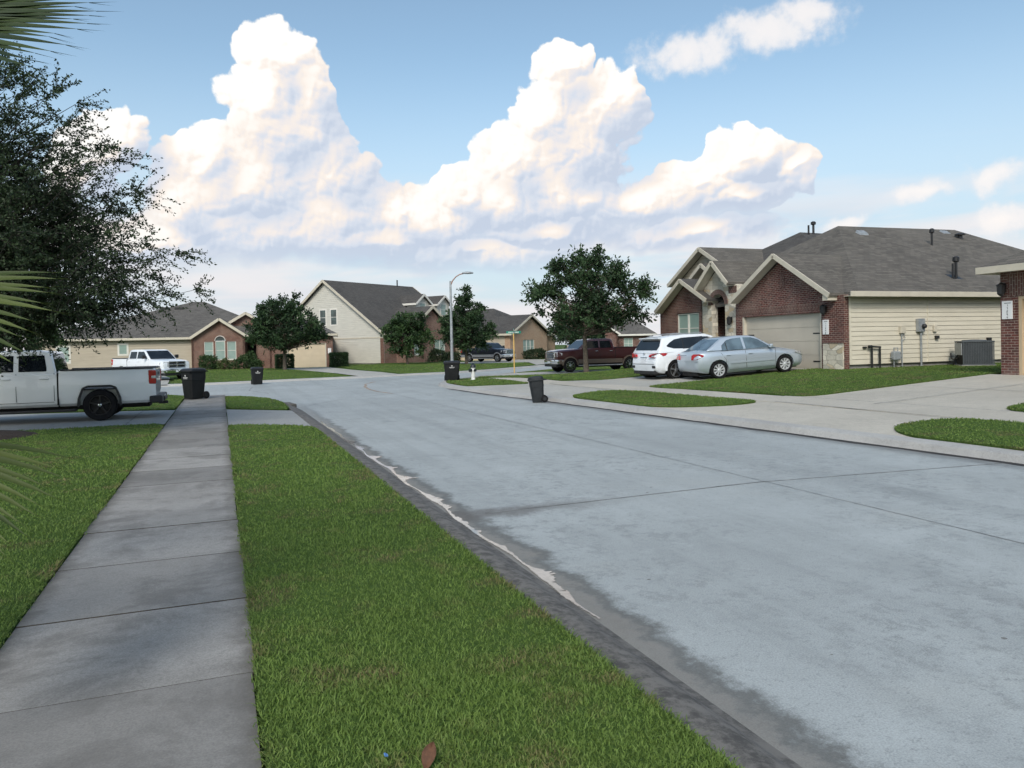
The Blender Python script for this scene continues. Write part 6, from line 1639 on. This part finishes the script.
def sedan():
    T = thing('sedan', 'silver four-door sedan parked before the garage beside the white suv', 'car'); P = M['p_silver']
    hw, Rw, xf, xr = .85, .315, 1.30, -1.30
    secs = [(2.20,.34,.56,.60,.50,.02),(2.16,.26,.62,.66,.63,.02),(2.05,.21,.68,.74,.745,.03),(1.85,.19,.745,.82,.81,.03),(1.5,.18,.80,.90,.845,.03),(1.05,.18,.87,.985,hw,.03),(.7,.18,.91,1.0,hw,.03),(0,.18,.935,1.0,hw,.03),(-.8,.18,.955,1.0,hw,.03),(-1.3,.19,.965,1.02,.845,.03),(-1.65,.21,.965,1.045,.82,.03),(-2.0,.25,.955,1.035,.775,.03),(-2.16,.29,.92,1.00,.73,.02),(-2.24,.36,.80,.86,.66,.02),(-2.27,.42,.66,.68,.56,.02)]
    body = loft(secs).build('body', P, T)
    def well(x):
        m = MB()
        for s in (-1,1): m.lathe([(Rw*1.15, s*(hw-.26)), (Rw*1.15, s*(hw+.2))], axis='y', n=28, c=(x,0,Rw*1.02))
        return m.build('cut', P)
    apply_bool(body, [well(xf), well(xr)]); smooth_by(body.data, 38)
    prof = [(1.02,.93),(.30,1.40),(.05,1.452),(-.45,1.475),(-.85,1.455),(-1.02,1.42),(-1.72,1.0)]
    win = [[(.77,.985),(.36,1.285),(.10,1.375),(-.20,1.395),(-.20,.985)], [(-.29,.985),(-.29,1.395),(-.62,1.385),(-.86,1.34),(-1.10,1.165),(-1.13,.985)]]
    cab, Y = cabin(T, prof, .80, .42, .95, P, win, None, gf='car_glass_light', bev=.06)
    # darker quarter glass divider
    for s in (-1,1): strips(cab, 'window_divider', 'black_trim', [((-.93,s*(Y(.985)+.008),.985),(-.93,s*(Y(1.3)+.008),1.29))], .022)
    for s in (-1,1):
        sd = []
        for xs in ((.92,.95),(-.245,-.245),(-1.02,-1.2)):
            sd += [((xs[0],s*(hw+.001),.32),(xs[0],s*(hw+.001),.66)), ((xs[0],s*(hw+.001),.66),(xs[1]-.0,s*(hw*.962),.93))]
        sd += [((.92,s*(hw*.985),.30),(-.9,s*(hw*.985),.30))]
        strips(T, 'door_seam', 'dark', sd, .008)
    for s in (-1,1):
        mb = MB(); mb.beam((.9,s*(hw+.004),.52),(-.86,s*(hw+.004),.53),.02,.05); mb.build('side_moulding', P, T)
    for s in (-1,1):
        for x in (-.20+.06, -1.0):
            mb = MB(); mb.box(x,x+.16,min(s*hw*.97,s*(hw+.022)),max(s*hw*.97,s*(hw+.022)),.80,.83); mb.build('door_handle', P, T, bevel=.008)
    for s in (-1,1):
        mb = MB(); mb.box(.64,.76,min(s*.84,s*1.0),max(s*.84,s*1.0),.96,1.09); mb.build('wing_mirror', P, T, bevel=.035)
        # taillights wrap the rear corner
        tl = pane_patch(T, 'taillight', 'red_lens', [(-2.255,s*.40,.72),(-2.20,s*.70,.74),(-1.93,s*.795,.83),(-1.93,s*.795,.88),(-2.12,s*.745,.93),(-2.20,s*.52,.93),(-2.235,s*.42,.88)], (.06,0,0))
        pane_patch(T, 'headlight', 'clear_lens', [(2.17,s*.42,.55),(2.06,s*.745,.58),(1.72,s*.835,.70),(1.72,s*.83,.755),(2.0,s*.74,.72),(2.13,s*.45,.67)], (-.05,0,0))
    pane_patch(T, 'license_plate', 'plate', [(-2.262,-.16,.72),(-2.262,.16,.72),(-2.235,.16,.86),(-2.235,-.16,.86)], (-.012,0,0))
    box_part(T, 'boot_trim', 'chrome', (-2.255,-2.20,-.30,.30,.885,.91), bevel=.008)
    box_part(T, 'bumper_seam', 'dark', (-2.27,-2.0,-.70,.70,.655,.663), bevel=0)
    box_part(T, 'lower_grille', 'dark', (2.12,2.215,-.38,.38,.34,.46), (2.15,2.215,-.30,.30,.56,.61), bevel=.01)
    box_part(T, 'underbody', 'dark', (-2.1,2.0,-.5,.5,.14,.3), bevel=0)
    # roof antenna and a spare hood trim piece
    mb = MB(); mb.tube([(1.35,.1,.93),(1.30,.1,1.0)], .012, 6); mb.build('washer_nozzle', M['black_trim'], T)
    # seats seen through the glass
    wheel_set(T, [(xf,hw-.10),(xf,-hw+.10),(xr,hw-.10),(xr,-hw+.10)], Rw, .20, 'alloy_cover', 9, cover=True, rim_r=.70)
    place(T, 19.04, 24.68, -4, L=2.9); T.scale = (1.12,1.10,1.065)
    for o in T.children_recursive:       # short boot
        if o.type == 'MESH' and 'wheel' not in o.name and 'rim' not in o.name and 'disc' not in o.name:
            for v in o.data.vertices:
                if v.co.x < -1.65: v.co.x = -1.65 + (v.co.x+1.65)*.68
    return T
sedan()

def suv():
    T = thing('suv', 'white suv seen from behind next to the silver sedan', 'car'); P = M['p_white2']
    hw, Rw, xf, xr = .94, .375, 1.39, -1.58
    secs = [(2.34,.40,.74,.80,.60,.02),(2.28,.30,.80,.88,.76,.02),(2.1,.26,.88,.97,.87,.03),(1.7,.25,.97,1.06,.92,.03),(1.1,.25,1.05,1.14,hw,.03),(.5,.25,1.07,1.12,hw,.03),(-.8,.25,1.09,1.12,hw,.03),(-1.6,.26,1.10,1.12,.935,.03),(-2.05,.28,1.10,1.12,.91,.03),(-2.25,.32,1.08,1.10,.87,.02),(-2.33,.36,.98,1.0,.82,.02),(-2.40,.40,.72,.74,.78,.02),(-2.41,.46,.60,.61,.74,.02)]
    body = loft(secs).build('body', P, T)
    def well(x):
        m = MB()
        for s in (-1,1): m.lathe([(Rw*1.16, s*(hw-.28)), (Rw*1.16, s*(hw+.2))], axis='y', n=28, c=(x,0,Rw*1.02))
        return m.build('cut', P)
    apply_bool(body, [well(xf), well(xr)]); smooth_by(body.data, 38)
    prof = [(1.05,1.07),(.22,1.58),(-.1,1.655),(-1.0,1.69),(-1.75,1.655),(-1.98,1.60),(-2.30,1.06)]
    win = [[(.72,1.15),(.24,1.47),(.0,1.54),(-.25,1.555),(-.25,1.15)], [(-.28,1.15),(-.28,1.56),(-1.14,1.565),(-1.14,1.155)], [(-1.17,1.16),(-1.17,1.565),(-1.50,1.53),(-1.72,1.43),(-1.90,1.31),(-1.86,1.27),(-1.6,1.19)]]
    cab, Y = cabin(T, prof, .90, .30, 1.09, P, win, None, gf='car_glass', bev=.07, rear=None)
    for s in (-1,1):
        m = MB(); m.prism([(-1.20,1.15),(-1.20,1.57),(-.22,1.565),(-.22,1.145)], lambda x, z: (x, s*(Y(z)+.003), z), lambda x, z: (x, s*(Y(z)-.02), z)); m.build('pillar_trim', M['black_trim'], cab)
    # wide rear window
    pane_patch(cab, 'rear_window', 'car_glass', [(-2.245,-.70,1.17),(-2.245,.70,1.17),(-2.18,.76,1.30),(-2.03,.66,1.535),(-2.03,-.66,1.535),(-2.18,-.76,1.30)], (-.03,0,-.01))
    box_part(cab, 'roof_spoiler', 'p_white2', (-2.12,-1.86,-.66,.66,1.585,1.625), bevel=.015)
    for s in (-1,1):
        mb = MB(); mb.tube([(-.1,s*.62,1.66),(-.2,s*.63,1.71),(-1.5,s*.62,1.72),(-1.65,s*.61,1.67)], .016, 6)
        mb.build('roof_rail', M['galv'], cab)
    for s in (-1,1):
        sd = []
        for xs in ((.95,1.0),(-.29,-.29),(-1.15,-1.15)): sd += [((xs[0],s*(hw+.001),.40),(xs[0],s*(hw+.001),.76)), ((xs[0],s*(hw+.001),.76),(xs[1],s*hw*.962,1.07))]
        strips(T, 'door_seam', 'dark', sd, .009)
    for s in (-1,1):
        tl = pane_patch(T, 'taillight', 'red_lens', [(-2.365,s*.42,.93),(-2.33,s*.76,.90),(-2.02,s*.915,.95),(-1.92,s*.915,1.03),(-2.15,s*.895,1.07),(-2.31,s*.78,1.07),(-2.345,s*.46,1.02)], (.07,0,0))
        pane_patch(tl, 'reverse_lamp', 'clear_lens', [(-2.371,s*.47,.945),(-2.345,s*.70,.925),(-2.345,s*.70,.97),(-2.362,s*.47,.98)], (.02,0,0))
        pane_patch(T, 'headlight', 'clear_lens', [(2.30,s*.55,.70),(2.15,s*.84,.74),(1.75,s*.925,.86),(1.78,s*.92,.93),(2.12,s*.84,.88),(2.27,s*.58,.80)], (-.05,0,0))
        box_part(T, 'rear_reflector', 'black_trim', (-2.42,-2.30,min(s*.58,s*.78),max(s*.58,s*.78),.50,.60), bevel=.01)
        mb = MB(); mb.box(.62,.80,min(s*.93,s*1.12),max(s*.93,s*1.12),1.13,1.28); mb.build('wing_mirror', P, T, bevel=.04)
    pane_patch(T, 'license_plate', 'plate', [(-2.412,-.17,.70),(-2.412,.17,.70),(-2.385,.17,.86),(-2.385,-.17,.86)], (-.012,0,0))
    box_part(T, 'badge', 'chrome', (-2.385,-2.32,-.22,.22,.90,.925), bevel=.006); box_part(T, 'badge', 'chrome', (-2.36,-2.28,-.05,.05,1.03,1.075), bevel=.006)
    box_part(T, 'bumper_seam', 'dark', (-2.42,-2.2,-.74,.74,.655,.664), bevel=0)
    box_part(T, 'rear_skirt', 'black_trim', (-2.40,-1.9,-.72,.72,.27,.42), bevel=.03)
    for s in (-1,1): arch = None
    for x in (xf, xr): arch_flare(T, x, Rw*1.02, Rw*1.16, hw-.03, .022, P, t=.04)
    box_part(T, 'sill_trim', 'black_trim', (-.95,.95,-hw-.004,-hw+.1,.25,.33), bevel=.01); box_part(T, 'sill_trim', 'black_trim', (-.95,.95,hw-.1,hw+.004,.25,.33), bevel=.01)
    box_part(T, 'front_grille', 'dark', (2.24,2.36,-.45,.45,.50,.72), bevel=.02)
    box_part(T, 'underbody', 'dark', (-2.2,2.1,-.6,.6,.2,.4), bevel=0)
    wheel_set(T, [(xf,hw-.11),(xf,-hw+.11),(xr,hw-.11),(xr,-hw+.11)], Rw, .235, 'alloy', 5, rim_r=.72)
    place(T, 18.7, 27.05, 2, L=2.9); T.scale = (1.08,1.08,1.06); T.location.z -= .06
    return T
suv()
# ------------------------------------------------------------------ sky, sun, camera
SUN_EL, SUN_AZ = 40.0, -150.0      # azimuth clockwise from +Y: behind the camera, to its left
HARD = [(0.074, 0.350, 0.048, 0.035), (0.064, 0.305, 0.056, 0.053), (0.113, 0.312, 0.037, 0.043), (0.089, 0.27, 0.077, 0.055), (-0.011, 0.231, 0.039, 0.048), (0.137, 0.218, 0.06, 0.06), (0.028, 0.196, 0.102, 0.07), (-0.041, 0.175, 0.043, 0.046), (-0.108, 0.243, 0.04, 0.045), (-0.14, 0.213, 0.035, 0.043), (0.062, 0.147, 0.162, 0.041), (0.148, 0.169, 0.089, 0.049), (0.44, 0.345, 0.039, 0.032), (0.488, 0.296, 0.054, 0.051), (0.416, 0.291, 0.044, 0.042), (0.448, 0.248, 0.08, 0.058), (0.372, 0.232, 0.058, 0.044), (0.362, 0.182, 0.081, 0.053), (0.306, 0.195, 0.052, 0.037), (0.263, 0.157, 0.091, 0.045), (0.434, 0.192, 0.078, 0.05), (0.218, 0.174, 0.052, 0.032), (0.511, 0.305, 0.031, 0.039), (0.668, 0.222, 0.054, 0.038), (0.726, 0.204, 0.036, 0.023), (0.619, 0.199, 0.063, 0.034), (0.543, 0.178, 0.075, 0.027), (0.466, 0.179, 0.071, 0.035), (0.661, 0.18, 0.082, 0.022), (0.413, 0.146, 0.117, 0.025), (0.19, 0.14, 0.15, 0.035), (0.33, 0.12, 0.16, 0.03), (-0.08, 0.13, 0.12, 0.035), (0.60, 0.14, 0.12, 0.025)]
SOFT = [(0.694, 0.364, 0.099, 0.032), (0.603, 0.352, 0.075, 0.029), (0.741, 0.376, 0.055, 0.023), (0.862, 0.167, 0.046, 0.014), (0.782, 0.138, 0.037, 0.012), (0.939, 0.131, 0.043, 0.028), (0.935, 0.178, 0.033, 0.017), (0.636, 0.127, 0.106, 0.015)]

def field_group(name, blobs, k1, k2, k3, smooth, rough=True):
    """height field of a bank of cloud: union of soft blobs with billows (in azimuth, elevation)"""
    g = bpy.data.node_groups.new(name, 'ShaderNodeTree')
    g.interface.new_socket('Vector', in_out='INPUT', socket_type='NodeSocketVector')
    g.interface.new_socket('Field', in_out='OUTPUT', socket_type='NodeSocketFloat')
    gi = g.nodes.new('NodeGroupInput'); go = g.nodes.new('NodeGroupOutput'); v0 = gi.outputs[0]
    v = v0
    if rough:
        nz = nd(g, 'ShaderNodeTexNoise', noise_dimensions='2D'); nz.inputs['Scale'].default_value = 15; nz.inputs['Detail'].default_value = 3; g.links.new(v0, nz.inputs['Vector'])
        wv = nd(g, 'ShaderNodeVectorMath', operation='SUBTRACT'); g.links.new(nz.outputs['Color'], wv.inputs[0]); wv.inputs[1].default_value = (.5,.5,.5)
        w2 = nd(g, 'ShaderNodeVectorMath', operation='MULTIPLY_ADD'); g.links.new(wv.outputs[0], w2.inputs[0]); w2.inputs[1].default_value = (.045,.045,0); g.links.new(v0, w2.inputs[2])
        v = w2.outputs[0]
    acc = None
    for a, e, rx, ry in blobs:
        m = nd(g, 'ShaderNodeVectorMath', operation='MULTIPLY_ADD'); g.links.new(v, m.inputs[0]); m.inputs[1].default_value = (1/rx,1/ry,0); m.inputs[2].default_value = (-a/rx,-e/ry,0)
        l = nd(g, 'ShaderNodeVectorMath', operation='LENGTH'); g.links.new(m.outputs[0], l.inputs[0]); l = l.outputs['Value']
        acc = l if acc is None else math_(g, 'SMOOTH_MIN', acc, l, smooth)
    acc = math_(g, 'SUBTRACT', 1.0, acc)
    if rough:
        def vor(scale):
            t = nd(g, 'ShaderNodeTexVoronoi', voronoi_dimensions='2D', feature='F1'); t.inputs['Scale'].default_value = scale; g.links.new(v, t.inputs['Vector'])
            return math_(g, 'SUBTRACT', .45, math_(g, 'POWER', t.outputs['Distance'], 1.5))
        acc = math_(g, 'MULTIPLY_ADD', vor(21), k1, acc); acc = math_(g, 'MULTIPLY_ADD', vor(52), k2, acc)
        n3 = nd(g, 'ShaderNodeTexNoise', noise_dimensions='2D'); n3.inputs['Scale'].default_value = 48; n3.inputs['Detail'].default_value = 4; n3.inputs['Roughness'].default_value = .6; g.links.new(v0, n3.inputs['Vector'])
        acc = math_(g, 'MULTIPLY_ADD', math_(g, 'SUBTRACT', n3.outputs[0], .5), k3, acc)
    g.links.new(acc, go.inputs[0]); return g

w = bpy.data.worlds.new('World'); scene.world = w; w.use_nodes = True
nt = w.node_tree; bg = nt.nodes['Background']
STR = .15
SKY_TINT = (1.20,1.205,1.06)
bg.inputs['Strength'].default_value = STR
sky = nd(nt, 'ShaderNodeTexSky', sky_type='NISHITA'); sky.sun_disc = False
sky.sun_elevation = R(SUN_EL); sky.sun_rotation = R(SUN_AZ); sky.air_density = 1.0; sky.dust_density = 1.2; sky.ozone_density = 1.6
tc = nd(nt, 'ShaderNodeTexCoord'); D = tc.outputs['Generated']
sp = nd(nt, 'ShaderNodeSeparateXYZ'); nt.links.new(D, sp.inputs[0])
az = math_(nt, 'ARCTAN2', sp.outputs[0], sp.outputs[1]); el = math_(nt, 'ARCSINE', sp.outputs[2])
cv = nd(nt, 'ShaderNodeCombineXYZ'); nt.links.new(az, cv.inputs[0]); nt.links.new(el, cv.inputs[1]); AE = cv.outputs[0]
def group(g, vec):
    n = nd(nt, 'ShaderNodeGroup'); n.node_tree = g; nt.links.new(vec, n.inputs[0]); return n.outputs[0]
def shift(dx, dy):
    n = nd(nt, 'ShaderNodeVectorMath', operation='ADD'); nt.links.new(AE, n.inputs[0]); n.inputs[1].default_value = (dx,dy,0); return n.outputs[0]
SKYMUL = (1/STR)
c10 = lambda c: tuple(x*SKYMUL for x in c)
# blue of the sky, paler towards the horizon
base = mixc(nt, 1.0, sky.outputs[0], SKY_TINT, 'MULTIPLY')
hz = maprange(nt, el, .38, .04)
base = mixc(nt, math_(nt, 'MULTIPLY', hz, .85), base, c10((.53,.63,.735)))
# thin streaks low down, and broken cloud over the rest of the dome
mp = nd(nt, 'ShaderNodeMapping'); nt.links.new(AE, mp.inputs[0]); mp.inputs['Scale'].default_value = (2.6,17,1)
st = noise_(nt, mp.outputs[0], 1.0, 4, .58, .3)
stm = math_(nt, 'MULTIPLY', maprange(nt, st, .36, .60), maprange(nt, el, .25, .10))
base = mixc(nt, math_(nt, 'MULTIPLY', stm, .85), base, c10((.81,.77,.775)))
mp2 = nd(nt, 'ShaderNodeMapping'); nt.links.new(AE, mp2.inputs[0]); mp2.inputs['Scale'].default_value = (2.2,13,1); mp2.inputs['Location'].default_value = (3.1,1.7,0)
st2 = math_(nt, 'MULTIPLY', maprange(nt, noise_(nt, mp2.outputs[0], 1.0, 4, .55, .2), .48, .66), math_(nt, 'MULTIPLY', maprange(nt, el, .20, .10), maprange(nt, el, .0, .06)))
base = mixc(nt, math_(nt, 'MULTIPLY', st2, .5), base, c10((.44,.55,.69)))
bgB = nd(nt, 'ShaderNodeBackground'); bgB.inputs['Strength'].default_value = STR
nt.links.new(base, bg.inputs['Color'])
# soft high clouds
gs = field_group('soft_cloud', SOFT, .25, .15, .9, .3)
fs = group(gs, AE)
csoft = ramp(nt, maprange(nt, fs, .0, 1.0, smooth=False), [(0,(.72,.74,.79)),(.5,(.84,.82,.82)),(1,(.92,.87,.84))])
csoft = mixc(nt, 1.0, csoft, c10((1,1,1)), 'MULTIPLY')
cb = mixc(nt, math_(nt, 'MULTIPLY', maprange(nt, fs, -.05, .75), .85), base, csoft)
# towering cumulus: slope of the field towards the light gives the shading of each billow
gh = field_group('cumulus', HARD, .30, .19, .22, .18)
gb = field_group('cumulus_mass', HARD, 0, 0, 0, .22, rough=False)
f0 = group(gh, AE); f1 = group(gh, shift(-.0030,.0042)); fb0 = group(gb, AE); fb1 = group(gb, shift(-.026,.034))
dd = math_(nt, 'MULTIPLY', math_(nt, 'SUBTRACT', f0, f1), 4.6)
lam = math_(nt, 'DIVIDE', math_(nt, 'ADD', .55, dd), math_(nt, 'SQRT', math_(nt, 'ADD', 1.0, math_(nt, 'MULTIPLY', dd, math_(nt, 'MULTIPLY', dd, 1.6)))))
big = maprange(nt, math_(nt, 'SUBTRACT', fb0, fb1), -.40, .55, smooth=False)
hgt = maprange(nt, el, .12, .36, smooth=False)
lum = math_(nt, 'ADD', math_(nt, 'ADD', math_(nt, 'MULTIPLY', lam, .36), math_(nt, 'MULTIPLY', big, .55)), math_(nt, 'MULTIPLY', hgt, .22))
ccol = ramp(nt, lum, [(.20,(.52,.59,.71)),(.42,(.63,.68,.77)),(.58,(.76,.74,.76)),(.72,(.88,.80,.735)),(.84,(.93,.885,.835)),(.97,(.96,.945,.92))])
ccol = mixc(nt, 1.0, ccol, c10((1,1,1)), 'MULTIPLY')
soft_edge = maprange(nt, el, .20, .12)
ahi = maprange(nt, f0, .0, .085); alo = maprange(nt, f0, -.15, .55)
alpha = math_(nt, 'ADD', math_(nt, 'MULTIPLY', ahi, math_(nt, 'SUBTRACT', 1.0, soft_edge)), math_(nt, 'MULTIPLY', alo, soft_edge))
alpha = math_(nt, 'MULTIPLY', alpha, maprange(nt, el, .06, .14))
nt.links.new(mixc(nt, alpha, cb, ccol), bgB.inputs['Color'])
inside = math_(nt, 'MULTIPLY', math_(nt, 'MULTIPLY', math_(nt, 'GREATER_THAN', el, .05), math_(nt, 'LESS_THAN', el, .47)), math_(nt, 'MULTIPLY', math_(nt, 'GREATER_THAN', az, -.25), math_(nt, 'LESS_THAN', az, 1.12)))
mxs = nd(nt, 'ShaderNodeMixShader'); nt.links.new(inside, mxs.inputs[0]); nt.links.new(bg.outputs[0], mxs.inputs[1]); nt.links.new(bgB.outputs[0], mxs.inputs[2])
nt.links.new(mxs.outputs[0], nt.nodes['World Output'].inputs['Surface'])
w.cycles.sampling_method = 'MANUAL'; w.cycles.sample_map_resolution = 512

sd_ = bpy.data.lights.new('sun', 'SUN'); sd_.energy = 2.3; sd_.angle = R(20); sd_.color = (1.0,.95,.89)
so = bpy.data.objects.new('sun', sd_); COL.objects.link(so)
dirv = Vector((math.sin(R(SUN_AZ))*math.cos(R(SUN_EL)), math.cos(R(SUN_AZ))*math.cos(R(SUN_EL)), math.sin(R(SUN_EL))))
so.rotation_euler = dirv.to_track_quat('Z', 'Y').to_euler(); so.location = dirv*60

cd = bpy.data.cameras.new('camera'); cam = bpy.data.objects.new('camera', cd); COL.objects.link(cam); scene.camera = cam
r_, u_, f_ = Vector((.93324,-.358643,-.02094)), Vector((.024791,.006141,.999674)), Vector((.358397,.933455,-.014622))
cam.matrix_world = Matrix(((r_.x,u_.x,-f_.x,0),(r_.y,u_.y,-f_.y,0),(r_.z,u_.z,-f_.z,1.76),(0,0,0,1)))
cd.sensor_fit = 'HORIZONTAL'; cd.sensor_width = 36; cd.lens = 36*760/1024; cd.shift_y = -28/1024; cd.clip_start = .05; cd.clip_end = 4000
scene.render.engine = 'CYCLES'
scene.render.resolution_x = 1024; scene.render.resolution_y = 768
scene.cycles.max_bounces = 6; scene.cycles.diffuse_bounces = 2; scene.cycles.glossy_bounces = 2; scene.cycles.transmission_bounces = 3; scene.cycles.transparent_max_bounces = 4
scene.cycles.use_denoising = True
scene.cycles.use_adaptive_sampling = True; scene.cycles.adaptive_threshold = .03
scene.view_settings.view_transform = 'Standard'; scene.view_settings.look = 'None'; scene.view_settings.exposure = 0.15; scene.view_settings.gamma = 1; scene.view_settings.use_curve_mapping = False
